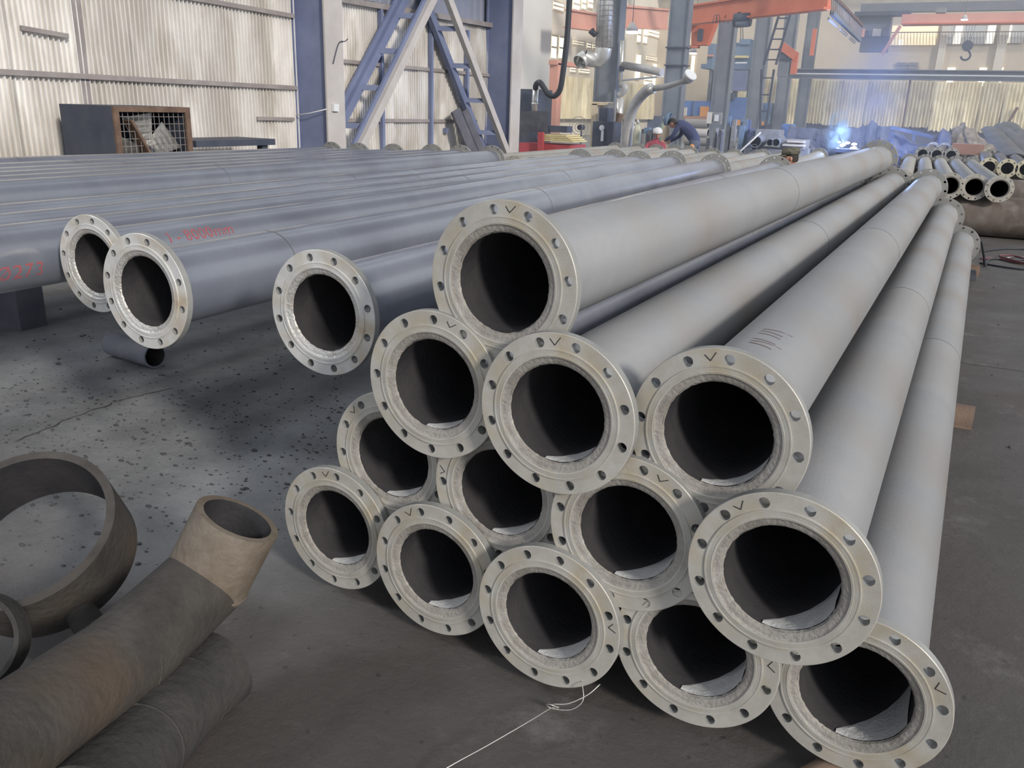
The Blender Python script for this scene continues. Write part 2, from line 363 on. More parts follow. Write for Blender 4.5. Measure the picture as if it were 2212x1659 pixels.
def corr_sheet(name, parent, p0, ux, width, z0, z1, pitch, depth, m, nrm, wob=0, ragged=0):
    """trapezoid corrugated sheet: starts at p0 (x,y), runs along unit ux, ridges vertical"""
    bm = bmesh.new(); n = max(1, round(width / pitch)); xs = []
    for i in range(n):
        b = i * pitch; xs += [(b, 0), (b + pitch * .52, 0), (b + pitch * .64, depth), (b + pitch * .86, depth)]
    xs.append((n * pitch, 0)); prev = None; nz = 5
    for (s, d) in xs:
        colv = []
        for k in range(nz + 1):
            z = z0 + (z1 - z0) * k / nz
            if k == 0 and ragged: z -= random.random() * ragged
            dd = d + wob * noise.noise(Vector((s * 3 + p0[0] + p0[1], z * 1.7, p0[1])))
            colv.append(bm.verts.new((p0[0] + ux[0] * s + nrm[0] * dd, p0[1] + ux[1] * s + nrm[1] * dd, z)))
        if prev:
            for k in range(nz): bm.faces.new((prev[k], colv[k], colv[k + 1], prev[k + 1]))
        prev = colv
    o = finish(name, bm, m, parent)
    sol = None
    return o
# left wall, clad with corrugated sheets, parallel to the pipes
PIT = .0665
bm = bmesh.new(); bx(bm, (-9.80, -14, 0), (-9.72, 17.3, 7)); WL = finish('wall_left', bm, 'sheet_dark'); struct(WL)
y = 1.4
while y < 16.9:
    wd = PIT * 12
    corr_sheet('wall_sheet', WL, (-9.66 + random.uniform(-.008, .008), y), (0, 1), wd, 0, 3.02 if y > 11 else 3.32, PIT, .05, 'sheet', (1, 0), .03)
    if y <= 10.9: corr_sheet('wall_sheet', WL, (-9.655 + random.uniform(-.008, .008), y), (0, 1), wd, 3.28, 6.6, PIT, .05, 'sheet', (1, 0), .03)
    y += wd
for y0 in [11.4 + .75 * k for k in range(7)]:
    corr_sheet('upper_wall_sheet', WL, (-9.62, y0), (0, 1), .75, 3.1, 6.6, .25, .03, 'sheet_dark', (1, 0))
def girt(a, b, s=.06, m='girt'):
    bm = bmesh.new(); bar(bm, a, b, s * .7, s); return finish('wall_girt', bm, m, WL)
girt((-9.59, 2.5, 1.66), (-9.59, 10.8, 1.63)); girt((-9.59, 7.4, 2.72), (-9.59, 10.8, 2.67)); girt((-9.59, 6.36, 2.12), (-9.59, 6.93, 2.08), .05)
girt((-9.59, 11.5, 2.09), (-9.59, 16.9, 2.08)); girt((-9.59, 11.5, 1.15), (-9.59, 16.4, 1.13)); girt((-9.55, 11.3, 3.02), (-9.55, 16.9, 3.08), .09)
girt((-9.59, 9.9, 1.17), (-9.59, 10.7, 1.16), .05)
for yy, z0, z1 in ((12.95, 0, 3.0), (14.55, 0, 3.0), (15.9, .2, 2.9), (15.1, .9, 1.0)):
    bm = bmesh.new(); bx(bm, (-9.60, yy, z0), (-9.52, yy + .07, z1)); finish('wall_post', bm, 'steel_blue', WL)
for yy in (5.75, 7.05):     # dark lap strips where sheets are patched
    bm = bmesh.new(); bx(bm, (-9.64, yy, 0), (-9.615, yy + .12, 3.2)); finish('lap_strip', bm, 'girt', WL)

# columns in one row beside the bay, six metres apart
for k in range(8):
    y0 = 10.8 + 6.04 * k; mm = 'steel_blue' if k < 2 else 'steel_grey'
    e = link('column', None); e.location = (-9.3, y0, 0); e['kind'] = 'structure'; e.name = 'trim_%d' % (k + 1)
    H = 9
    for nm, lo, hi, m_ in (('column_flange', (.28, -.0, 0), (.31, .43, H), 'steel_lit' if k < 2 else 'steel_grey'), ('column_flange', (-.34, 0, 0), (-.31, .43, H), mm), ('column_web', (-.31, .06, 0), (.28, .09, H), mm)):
        bm = bmesh.new(); bx(bm, lo, hi); finish(nm, bm, m_, e)
    if k in (3,):
        for zz in (2.9, 3.45):
            bm = bmesh.new(); bx(bm, (-.38, -.03, zz), (.36, .47, zz + .04)); finish('clamp_band', bm, 'dark', e)
# lattice bracing between the first two columns
def brace(label, f0, f1, b0, b1, n, ofs):
    root = empty('lattice_brace', label, 'brace', (f0 + b0) / 2); inv = -root.location
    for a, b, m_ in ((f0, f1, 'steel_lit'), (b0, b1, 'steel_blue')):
        bm = bmesh.new(); bar(bm, a + inv, b + inv, .10, .15); finish('chord', bm, m_, root)
        bm = bmesh.new(); off = Vector((-.02, 0, 0)); d = Vector((-.06, -.07 if f1.y > f0.y else .07, .05)); bar(bm, a + inv + d, b + inv + d, .05, .12); finish('chord_web', bm, 'steel_blue', root)
    for i in range(n):
        t = ofs + i * (1 - ofs) / n; bm = bmesh.new(); z = f0.z + (f1.z - f0.z) * t
        def at(p, q): s = (z - p.z) / (q.z - p.z); return p.lerp(q, s)
        bar(bm, at(f0, f1) + inv, at(b0, b1) + inv, .06, .09); finish('rung', bm, 'steel_blue', root)
    return root
def ext(a, b, z): s = (z - a.z) / (b.z - a.z); return a.lerp(b, s)
fa, fb = Vector((-9.02, 11.73, .84)), Vector((-9.02, 13.79, 3.21)); ba, bb = Vector((-9.44, 11.87, 1.33)), Vector((-9.44, 13.53, 3.2))
brace('left arm of the steel lattice bracing, rising to the right between two columns', ext(fa, fb, .1), ext(fa, fb, 6), ext(ba, bb, .1), ext(ba, bb, 6), 9, .06)
fa, fb = Vector((-9.02, 16.71, .57)), Vector((-9.02, 14.35, 3.28)); ba, bb = Vector((-9.44, 16.41, .61)), Vector((-9.44, 14.35, 3.08))
brace('right arm of the steel lattice bracing, rising to the left beside the second column', ext(fa, fb, .1), ext(fa, fb, 6), ext(ba, bb, .1), ext(ba, bb, 6), 9, .03)

# side wall of the neighbouring bay with lit windows
bm = bmesh.new(); bx(bm, (-20.3, 17.0, 0), (-20, 60, 12)); WS = finish('wall_side', bm, 'wall'); struct(WS)
def win_side(x0, y0, x1, y1, n=1, m='window'):
    a = PX(x0, y0, -20); b = PX(x1, y1, -20); z0, z1 = min(a.z, b.z), max(a.z, b.z); ya, yb = sorted((a.y, b.y))
    e = link('side_window', None, WS); e.location = (-19.97, ya, z0)
    for i in range(n):
        w_ = (yb - ya) / n; bm = bmesh.new(); bx(bm, (0, i * w_ + .05, 0), (.03, (i + 1) * w_ - .05, z1 - z0)); finish('pane', bm, m, e)
    bm = bmesh.new()
    for zz in (0, (z1 - z0) * .5, z1 - z0): bx(bm, (.03, 0, zz - .04), (.06, yb - ya, zz + .04))
    finish('window_frame', bm, 'farwall', e)
for a in ((1194, 2, 1216, 26, 2), (1190, 76, 1200, 128, 1), (1207, 79, 1216, 128, 1), (1237, 86, 1260, 100, 3), (1267, 92, 1275, 105, 1), (1279, 95, 1287, 106, 1), (1237, -6, 1250, 24, 1), (1256, -6, 1264, 22, 1), (1270, -6, 1279, 20, 1),
          (1231, 144, 1242, 157, 1), (1190, 130, 1195, 185, 1), (1250, 146, 1272, 160, 2), (1377, 57, 1382, 93, 1), (1390, 60, 1396, 95, 1), (1400, 62, 1427, 84, 4), (1374, 116, 1380, 173, 1), (1395, 120, 1424, 134, 3), (1411, 136, 1417, 186, 1), (1391, 162, 1405, 187, 2)):
    win_side(*a)
bm = bmesh.new(); bx(bm, (-19.98, 36.5, 0), (-19.8, 41.2, 7)); finish('wall_panel', bm, 'wallpale', WS)
yy = 41.9
while yy < 57:
    corr_sheet('fence_sheet', WS, (-19.6, yy), (0, 1), 1.5, .9, 3.05, .15, .05, 'sheet_warm', (1, 0), .05); yy += 1.52

# far end wall: low plinth, corrugated sheets, upper wall with window band
bm = bmesh.new(); bx(bm, (-20.3, 58, 0), (24, 58.3, 9.4)); WF = finish('wall_far', bm, 'farwall'); struct(WF)
bm = bmesh.new(); bx(bm, (-20, 57.2, 0), (24, 57.9, 1.12)); finish('plinth', bm, 'plinth', WF)
x = -14.5; i = 0
while x < 14:
    wd = random.choice((1.05, 1.2, .9, 1.35)); zt = 3.55 + random.uniform(-.03, .05)
    if not (9.5 < x < 0):
        corr_sheet('fence_sheet', WF, (x, 57.1 - random.uniform(0, .12)), (1, 0), wd, 1.0 + random.uniform(-.1, .08), zt, .19, .08, 'sheet_warm', (0, -1), .08, .12)
    x += wd + .01; i += 1
def rectw(name, x0, y0, x1, y1, Y, dep, m, parent):
    a = PY(x0, (y0 + y1) / 2, Y); b = PY(x1, (y0 + y1) / 2, Y); t = PY((x0 + x1) / 2, y0, Y); bo = PY((x0 + x1) / 2, y1, Y)
    bm = bmesh.new(); bx(bm, (a.x, Y, bo.z), (b.x, Y + dep, t.z)); return finish(name, bm, m, parent)
for (x0, y0, x1, y1, m) in ((1925, 55, 2024, 97, 'windoww'), (2040, 53, 2150, 95, 'wallpale'), (2171, 51, 2212, 93, 'wallpale'), (2062, 54, 2077, 95, 'window'), (2132, 53, 2148, 94, 'window'), (2172, 52, 2183, 93, 'window'), (2047, 146, 2064, 151, 'window'), (2116, 146, 2132, 151, 'window'), (2158, 146, 2168, 151, 'window'), (2044, 172, 2058, 186, 'window'), (2112, 172, 2127, 186, 'window'), (2153, 172, 2162, 185, 'window'), (1942, 86, 1949, 97, 'window'), (1492, 120, 1499, 172, 'window'), (1487, 62, 1492, 96, 'window')):
    o = rectw('band_window', x0, y0, x1, y1, 57.9 if m != 'window' else 57.84, .05, m, WF)
for k in range(4): rectw('louvre', 1937 + 25 * (k % 2), 135 + 8 * (k // 2), 1959 + 25 * (k % 2), 141 + 8 * (k // 2), 57.9, .05, 'greybox', WF)
for (x0, x1) in ((2025, 2040), (2150, 2170)): rectw('pilaster', x0, 50, x1, 188, 57.80, .2, 'wall', WF)
bm = bmesh.new(); bar(bm, PY(1925, 70, 57.6), PY(2260, 68, 57.6), .05, .05); finish('handrail', bm, 'rust', WF)
bm = bmesh.new()
for k in range(48): bar(bm, PY(1927 + k * 6.8, 70, 57.6), PY(1926 + k * 6.8, 96, 57.6), .025, .025)
o = finish('balusters', bm, 'rust', WF); o['kind'] = 'stuff'
cl = link('ceiling', None); struct(cl)
for (x0, y0, x1, y1) in ((-9.9, -14, -7.6, 23), (-4.9, -14, 3.0, 23)):
    bm = bmesh.new(); bx(bm, (x0, y0, 10), (x1, y1, 10.12)); finish('roof_sheet', bm, 'greybox', cl)  # unseen roof, edges and gap shaped to dim the foreground and pass daylight
for k in range(5):
    bm = bmesh.new(); Y = 33 + 6 * k
    bar(bm, (-20, Y, 8.8), (24, Y, 8.8), .2, .15); bar(bm, (-20, Y, 9.3), (24, Y, 9.3), .2, .12)
    for j in range(22): bar(bm, (-20 + 2 * j, Y, 8.8), (-19 + 2 * j, Y, 9.3), .08, .08); bar(bm, (-19 + 2 * j, Y, 9.3), (-18 + 2 * j, Y, 8.8), .08, .08)
    finish('roof_truss', bm, 'steel_grey', cl)

# ================================================================== THE PYRAMID OF FLANGED PIPES
TXT = 'flanged pipes in the foreground pyramid'
rows = {
 'A5': ((-.028, 1.754, .245), (.010, 9.75, .262), 2.082, 'bottom right pipe of the pyramid, nearest the lower right corner', 27.7, (3.03,)),
 'A4': ((-.381, 1.711, .253), (-.37, 9.70, .255), .38, 'pipe second from right in the bottom pyramid row', 9.8, (3,)),
 'A3': ((-.755, 1.685, .237), (-.745, 9.68, .24), .341, 'middle pipe in the bottom pyramid row, tie wire on its flange', 10.2, (3,)),
 'A2': ((-1.122, 1.73, .237), (-1.11, 9.73, .24), .444, 'pipe second from the left in the bottom row of the pyramid', 117.3, (3,)),
 'A1': ((-1.505, 1.773, .24), (-1.48, 9.78, .24), .775, 'leftmost pipe in the bottom row of the pyramid', 98.5, (3,)),
 'B1': ((-1.317, 1.805, .502), (-1.30, 9.80, .51), .081, 'leftmost pipe in the second pyramid row, half hidden', 137.2, (3,)),
 'B2': ((-.943, 1.765, .502), (-.925, 9.76, .51), .151, 'second pipe from left in the second pyramid row', 171.3, (3,)),
 'B3': ((-.57, 1.706, .515), (-.555, 9.70, .52), 6.102, 'third pipe from the left in the second row of the pyramid', 65.6, (3,)),
 'B4': ((-.206, 1.643, .540), (-.18, 9.645, .535), .397, 'rightmost pipe in the second pyramid row, with the largest looking flange', 124.5, (2.9,)),
 'C1': ((-1.127, 1.726, .778), (-1.10, 9.72, .785), .72, 'left pipe of three in the third row of the pyramid', 71.8, (3,)),
 'C2': ((-.758, 1.681, .786), (-.712, 9.684, .80), 6.19, 'middle pipe of three in the third row of the pyramid', 92.4, (3.12,)),
 'C3': ((-.391, 1.725, .798), (-.375, 9.728, .80), 5.995, 'right pipe of three in the third pyramid row, faint red smear', 99.8, (2.95,)),
 'D1': ((-.940, 1.739, 1.064), (-.880, 9.756, 1.055), .024, 'single topmost pipe of the pyramid', 84.1, (2.98,)),
}
PIPES = {}
for k, (a, b, ph, lab, mk, sm) in rows.items():
    d = Vector(b) - Vector(a); b2 = Vector(a) + d.normalized() * 8.0
    # the bolt phase was measured from the left (-X): angle = pi - ph
    PIPES[k] = flanged_pipe(a, b2, PI - ph + .18, 'grey steel ' + lab, TXT, 'pipe_blue' if k == 'C1' else 'pipe', 'flange', [(mk, 0)], sm, bore_light=0 if k in ('D1',) else (.012 if k == 'C3' else random.uniform(.018, .026)))  # left third-row pipe takes the darker primer to paint in shade
# ---- raised rack of pipes on the left
def zr(x): return .86 + .016 * x
G2 = 'flanged pipes on the raised rack'
rack = [
 ((-1.695, 1.976, .839), (-1.946, 9.971, .836), 1.531, 'dark blue-grey rack pipe nearest the pyramid, bright flange beside it', (5.2,)),
 ((-2.396, 1.897, .831), (-2.606, 9.884, .829), 1.446, 'dark blue-grey rack pipe with the large bright flange above the short pipe stub', (3.1, .62)),
 ((-3.064, 2.199, .808), (-3.203, 10.19, .822), .854, 'blue-grey rack pipe with the leftmost bright flange, red figures on its side', (4.6,)),
 ((-3.44, 1.40, .805), (-3.62, 10.16, .80), .3, 'rack pipe marked D273 in red at the left edge of the photo', (4.4,)),
 ((-3.80, 1.45, .80), (-3.985, 10.3, .795), .3, 'rack pipe fifth from the pyramid', (4.2,)),
 ((-4.16, 1.30, .795), (-4.34, 10.02, .79), .3, 'rack pipe sixth from the pyramid', (4.0,)),
 ((-5.34, 1.67, .79), (-5.41, 9.67, .79), .3, 'broad looking rack pipe with a wide gap in front of it', (3.4,)),
 ((-5.68, 1.46, .785), (-5.75, 9.46, .785), .3, 'rack pipe directly behind the broad looking one', (3.9,)),
 ((-6.03, 1.35, .78), (-6.10, 9.35, .78), .3, 'rack pipe third from the left wall side', (4.5,)),
 ((-6.38, 1.00, .775), (-6.45, 9.00, .775), .3, 'rack pipe fourth from the far left end', (4,)),
 ((-6.80, .83, .775), (-6.86, 8.83, .77), .3, 'second rack pipe from the left wall', (4,)),
 ((-7.65, .70, .775), (-7.18, 8.70, .77), .3, 'outermost rack pipe, closest to the corrugated wall', (4,)),
]
rack[8] = rack[8][:3] + ('rack pipe fourth from the left wall',) + rack[8][4:]; rack[9] = rack[9][:3] + ('rack pipe third from the left wall',) + rack[9][4:]
RP_ = []
for i, (a, b, ph, lab, sm) in enumerate(rack):
    RP_.append(flanged_pipe(a, b, PI - ph + (.18 if i > 2 else .18), 'long ' + lab, G2, 'pipe_blue', 'flange_bright' if i < 3 else 'flange', (), sm, 56))
# second group of pipes standing further back on the same line
far = [(-6.83, 17.6), (-6.35, 17.7), (-5.95, 17.72), (-5.6, 17.9), (-5.22, 17.7), (-4.63, 17.3), (-4.27, 17.6), (-3.82, 18.1), (-3.45, 18.6)]
for i, (x_, y_) in enumerate(far):
    nth = ('leftmost', 'second from left', 'third from left', 'fourth from left', 'middle', 'fourth from right', 'third from right', 'second from right', 'rightmost')[i]
    flanged_pipe((x_ + .15, 10.9 + .05 * (i % 3), .60), (x_, y_, .60), .2, 'pale grey flanged pipe, %s of the low row beyond the rack' % nth, 'flanged pipes lying beyond the rack', 'pipe_far', 'flange', (), (3,), 32)
flanged_pipe((-2.62, 12.9, .60), (-2.95, 19.6, .62), .2, 'pale flanged pipe lying apart behind the worker in the camouflage cap', 'flanged pipes lying beyond the rack', 'pipe_far', 'flange', (), (2,), 32)
for j, (yy, xa, xb, zt_) in enumerate(((12.4, -6.75, -2.3, .462), (16.4, -6.85, -2.3, .462))):
    root = empty('trestle', 'low steel trestle under the %s half of the pale pipe row beyond the rack' % ('near', 'far')[j], 'trestle', (xa, yy, 0), 'low trestles beyond the rack')
    bm = bmesh.new(); bx(bm, (0, -.05, zt_ - .10), (xb - xa, .05, zt_)); finish('crossbeam', bm, 'tarp', root)
    for xx in (.1, (xb - xa) / 2, xb - xa - .2): bm = bmesh.new(); bx(bm, (xx, -.04, 0), (xx + .08, .04, zt_ - .10)); finish('leg', bm, 'tarp', root)
# right-hand group lying on two big rusty pipes
DR = Vector((-.0565, .9984, 0))
for i, (x_, L_) in enumerate(((.331, 6.9), (.03, 6.9), (-.22, 6.9), (-.505, 6.9), (-.785, 6.9))):
    x_ = .331 - .0 if i == 0 else x_
    nth = ('rightmost', 'second from right', 'third from right', 'fourth from right', 'fifth from right')[i]
    a = Vector((.355 - .289 * i, 12.78 + (.04 if i % 2 else 0), .645)); dr = Vector((-.0565 - (.0025 * (2 - i)), 1, 0)).normalized()
    flanged_pipe(a, a + dr * 6.3, .25, 'pale grey flanged pipe, %s of the row resting on the big rusty pipes' % nth, 'flanged pipes on the big rusty pipes', 'pipe_far', 'flange', (), (), 40, scale=.861)
for (p, q, lab) in (((-1.9, 13.02, .262), (7.5, 13.30, .262), 'big rust-brown pipe lying crosswise on the floor, the nearer of two'), ((-1.9, 17.3, .262), (8.5, 17.6, .262), 'big rust-brown pipe lying crosswise, the farther of two')):
    root = empty('big_pipe', lab, 'pipe', p, 'big rusty pipes'); inv = -Vector(p)
    bm = bmesh.new(); hollow(bm, [Vector(p) + inv, (Vector(p) + Vector(q)) / 2 + inv, Vector(q) + inv], .262, .248, 56); o = finish('pipe_shell', bm, ['rustbig', 'bore'], root)
root = empty('big_pipe', 'weathered brown pipe behind the nearer big pipe, at the right edge', 'pipe', (.75, 14.3, .25), 'big rusty pipes')
bm = bmesh.new(); hollow(bm, [(0, 0, 0), (3, .1, 0), (7, .2, 0)], .25, .235, 48); finish('pipe_shell', bm, ['rustbig', 'bore'], root)
# dark pipes with yellowish flanges, far right
for i in range(7):
    x_ = -.93 + .30 * i; y_ = 18.6 + (.05 if i % 2 else 0) - .05 * i
    if i < 3: y_ = 22.5
    a = Vector((x_ + (.3 if i >= 3 else -.15), y_, .66 if i >= 3 else .70)); L_ = 6 if i >= 3 else 5
    root = empty('dark_pipe', 'dark pipe with a pale yellow flange, number %s from the left in the far right row' % ('one', 'two', 'three', 'four', 'five', 'six', 'seven')[i], 'pipe', a, 'dark pipes with yellow flanges')
    root['label'] = 'dark steel pipe with %s flange, %s in the row at the far right' % ('a rusty' if i < 3 else 'a pale yellow', ('first', 'second', 'third', 'fourth', 'fifth', 'sixth', 'seventh')[i])
    bm = bmesh.new(); hollow(bm, [(0, 0, 0), (-.02, L_ / 2, 0), (-.05, L_, 0)], .11, .10, 32); finish('pipe_body', bm, ['darkpipe', 'bore'], root)
    for yy in (0, L_):
        bm = bmesh.new(); hollow(bm, [(0, yy - .012, 0), (0, yy + .012, 0)], .17, .105, 40, 0); f = finish('flange', bm, 'yflange' if i >= 3 else 'flange', root)
        for k in range(8):
            t = 2 * PI * k / 8; b2 = bmesh.new(); bar(b2, (.14 * math.cos(t), yy - .016, .14 * math.sin(t)), (.14 * math.cos(t), yy + .016, .14 * math.sin(t)), .022, .022); finish('bolt', b2, 'dark', f)
bm = bmesh.new(); bx(bm, (-1.6, 19.2, 0), (1.9, 19.5, .545)); bx(bm, (-1.6, 23.4, 0), (1.9, 23.7, .545)); tag(finish('steel_bearer', bm, 'rust'), 'low rusty bearers under the dark pipes at the far right', 'support')

# ---- painted figures on pipes, wrapped round the steel
def wrapped_text(txt, parent, y0, deg, h, m, R=RB + .0009):
    x0 = 0
    for ch in txt:
        if ch == ' ': x0 += h * .32; continue
        cu = bpy.data.curves.new('t', 'FONT'); cu.body = ch; cu.size = h; o = bpy.data.objects.new('t', cu); COL.objects.link(o)
        dg = bpy.context.evaluated_depsgraph_get(); me = bpy.data.meshes.new_from_object(o.evaluated_get(dg)); bpy.data.objects.remove(o)
        bm = bmesh.new(); bm.from_mesh(me); wdt = max(v.co.x for v in bm.verts)
        for k in range(1, 8): bmesh.ops.bisect_plane(bm, geom=bm.verts[:] + bm.edges[:] + bm.faces[:], plane_co=(0, h * k / 8, 0), plane_no=(0, 1, 0))
        for v in bm.verts:
            x, z = v.co.x + x0, v.co.y; t = math.radians(deg) + z / R; wob = noise.noise(Vector((x * 20, z * 20, 0))) * .006
            v.co = Vector((R * math.cos(t), y0 + x + wob, R * math.sin(t)))
        finish('painted_figure', bm, m, parent); x0 += wdt + h * .08
wrapped_text('D273 - 1 - 8000mm', RP_[2], .02, 26, .075, 'redpaint')
wrapped_text('\u00d8273', RP_[3], .55, -27, .085, 'redpaint')
wrapped_text('/|/ //|', PIPES['C3'], .30, 74, .085, 'redfaint')

# ---- trestles under the rack and half-pipe bearers under the pyramid
for j, (yy, xa, xb) in enumerate(((4.95, -8.1, -1.72), (8.35, -8.1, -1.78))):
    root = empty('trestle', '%s dark steel trestle carrying the raised rack of pipes' % ('nearer' if j == 0 else 'farther'), 'trestle', (xa, yy, 0))
    bm = bmesh.new(); bar(bm, (0, 0, .628), (-xa + xb - .0, 0, .692), .10, .012); bar(bm, (0, 0, .565), (-xa + xb, 0, .629), .012, .11); bar(bm, (0, 0, .505), (-xa + xb, 0, .569), .10, .012); finish('crossbeam', bm, 'tarp', root)
    for xx in (.15, 2.1, 4.1, 6.0):
        bm = bmesh.new(); bx(bm, (xx, -.05, 0), (xx + .09, .05, .52)); finish('leg', bm, 'tarp', root)
        bm = bmesh.new(); bx(bm, (xx - .06, -.12, 0), (xx + .15, .12, .012)); finish('foot', bm, 'tarp', root)
root = empty('support_block', 'dark upright steel block under the rack at the left edge of the photo', 'support', (-5.38, 3.2, 0))
bm = bmesh.new(); bx(bm, (-.36, -.04, 0), (.19, .14, .64), None); finish('upright', bm, 'tarp', root); bm = bmesh.new(); bx(bm, (-.8, -.08, .645), (.24, .22, .65)); finish('cap_plate', bm, 'tarp', root)
def half_pipe(bm, a, b, R, t=.010, seg=20):
    a, b = Vector(a), Vector(b); d = (b - a).normalized(); s = Vector((-d.y, d.x, 0)); L = []
    for p in (a, b):
        L.append([bm.verts.new(p + s * (math.cos(PI * k / seg) * r) + Vector((0, 0, math.sin(PI * k / seg) * r))) for r in (R, R - t) for k in range(seg + 1)])
    n = seg + 1; A, B = L
    for k in range(seg):
        bm.faces.new((A[k], A[k + 1], B[k + 1], B[k])).smooth = True; bm.faces.new((A[n + k], B[n + k], B[n + k + 1], A[n + k + 1])).smooth = True
    for Q in (A, B):
        q = [bm.verts.new(v.co) for v in Q]
        for k in range(seg): bm.faces.new((q[k], q[k + 1], q[n + k + 1], q[n + k]))
    for k in (0, seg): bm.faces.new((A[k], B[k], B[n + k], A[n + k]))
def bearer(a, b, R, m, lab):
    bm = bmesh.new(); half_pipe(bm, (0, 0, 0), Vector(b) - Vector(a), R); o = finish('half_pipe_bearer', bm, m); o.location = a; tag(o, lab, 'support', 'half-pipe bearers'); return o
bearer((-1.75, 4.70, 0), (.225, 4.66, 0), .094, 'clay', 'tan half-pipe bearer sticking out beside the pyramid, midway along it')
bearer((-1.75, 8.95, 0), (.20, 9.31, 0), .094, 'black', 'black half-pipe bearer near the far end of the pyramid')
bearer((-1.0, 9.50, 0), (.235, 9.62, 0), .098, 'rust', 'rust-red bearer at the far end of the pyramid')
bearer((-1.75, 2.35, 0), (.0, 2.35, 0), .094, 'clay', 'half-pipe bearer hidden just behind the near flanges of the pyramid')
bearer((-.135, 1.62, 0), (-.03, 1.80, 0), .045, 'clay', 'small tan half-pipe piece peeping out under the bottom right flange')
# short stub under the second rack flange
a = PZ(262, 770, 0); a.z = .098; b = PZ(333, 786, 0); b.z = .098
root = empty('pipe_stub', 'short blue-grey pipe stub lying on the floor below a bright flange', 'pipe', (0, 0, 0)); c0 = PZ(243, 742, .070); c1 = PZ(335, 769, .070); root.location = c0
bm = bmesh.new(); hollow(bm, [(0, 0, 0), (c1 - c0) / 2, c1 - c0], .068, .060, 40); finish('pipe_shell', bm, ['stub', 'bore'], root)

# tie wire hanging from the middle bottom flange, trailing over the floor
pts = [Vector((-.655, 1.700, .085)), Vector((-.64, 1.672, .088)), Vector((-.628, 1.65, .06)), Vector((-.655, 1.64, .030)), Vector((-.70, 1.635, .018)), Vector((-.715, 1.625, .03)), Vector((-.700, 1.615, .045)), Vector((-.685, 1.63, .03)), Vector((-.70, 1.645, .012)), PZ(1190, 1530, .05), PZ(1140, 1560, .06), PZ(1050, 1612, .05), PZ(965, 1659, .04), PZ(870, 1720, .003)]
def smooth_pts(P, n=5):
    out = []
    for i in range(len(P) - 1):
        p0, p1, p2, p3 = P[max(i - 1, 0)], P[i], P[i + 1], P[min(i + 2, len(P) - 1)]
        for k in range(n):
            t = k / n; out.append(.5 * ((2 * p1) + (p2 - p0) * t + (2 * p0 - 5 * p1 + 4 * p2 - p3) * t * t + (3 * p1 - p0 - 3 * p2 + p3) * t ** 3))
    out.append(P[-1]); return out
bm = bmesh.new(); sweep(bm, smooth_pts(pts), .0013, 6); sweep(bm, smooth_pts([Vector((-.60, 1.69, .095)), Vector((-.62, 1.66, .075)), Vector((-.66, 1.635, .05)), Vector((-.70, 1.63, .035)), Vector((-.69, 1.65, .015))]), .0013, 6)
tag(finish('tie_wire', bm, 'wire'), 'thin bright tie wire knotted to the middle bottom flange and trailing over the floor', 'wire')

# ================================================================== FOREGROUND FITTINGS, LOWER LEFT
def D(px, py, d): r = ray(px, py).normalized(); return Vector((0, 0, CAMH)) + r * d
def fitting(name, label, ctr, R, wall, m, seams, collar=None, seg=48, pitchpts=6):
    root = empty(name, label, 'pipe fitting', (ctr[0].x, ctr[0].y, 0)); inv = -root.location
    P = [p + inv for p in ctr]
    bm = bmesh.new(); hollow(bm, P, R, R - wall, seg); finish('pipe_shell', bm, [m, 'bore'], root)
    for (a, b, rr, mm) in seams:
        bm = bmesh.new(); d = (b - a).normalized(); n = 48; c = a + inv; fr = frames([c, c + d]); u, v = fr[0][1], fr[0][2]
        sweep(bm, [c + (u * math.cos(2 * PI * k / n) + v * math.sin(2 * PI * k / n)) * (rr - .001 + random.uniform(-.0008, .001)) for k in range(n + 1)], .0038, 6, False); finish('weld_bead', bm, mm, root)
    return root
E0, E1, E2, E3, E4 = D(514, 1120, 2.26), D(446, 1252, 2.34), D(262, 1425, 2.20), D(60, 1568, 2.02), D(-120, 1680, 1.86)
R1 = .105
root = fitting('mitred_elbow', 'large bent steel pipe with an open rusty collar, lying in the lower left corner', [E1, E1.lerp(E2, .5), E2, E2.lerp(E3, .5), E3, E4], R1, .012, 'elbow', [(E2, E3, R1, 'elbow')])
bm = bmesh.new(); inv = -root.location; ax = (E1 - E0).normalized()
hollow(bm, [E0 + inv, E0.lerp(E1, .5) + inv, E1 + inv + ax * .01], R1 + .003, R1 - .016, 56); finish('collar', bm, ['collar', 'bore'], root)
bm = bmesh.new(); n = 56; fr = frames([E1 + inv, E1 + inv + ax]); u, v = fr[0][1], fr[0][2]
sweep(bm, [E1 + inv + (u * math.cos(2 * PI * k / n) + v * math.sin(2 * PI * k / n)) * (R1 + .002 + random.uniform(-.001, .0015)) for k in range(n + 1)], .004, 6, False); finish('weld_bead', bm, 'collar', root)
F0, F1, F2, F3 = D(478, 1440, 2.36), D(405, 1500, 2.30), D(300, 1615, 2.16), D(170, 1760, 1.98)
R2 = .100
fitting('dull_elbow', 'dull grey bent pipe lying half underneath the large bent pipe', [F0, F0.lerp(F1, .5), F1, F1.lerp(F2, .5), F2, F3], R2, .010, 'elbow2', [(F1, F2, R2, 'elbow2'), (F2, F3, R2, 'elbow2')])
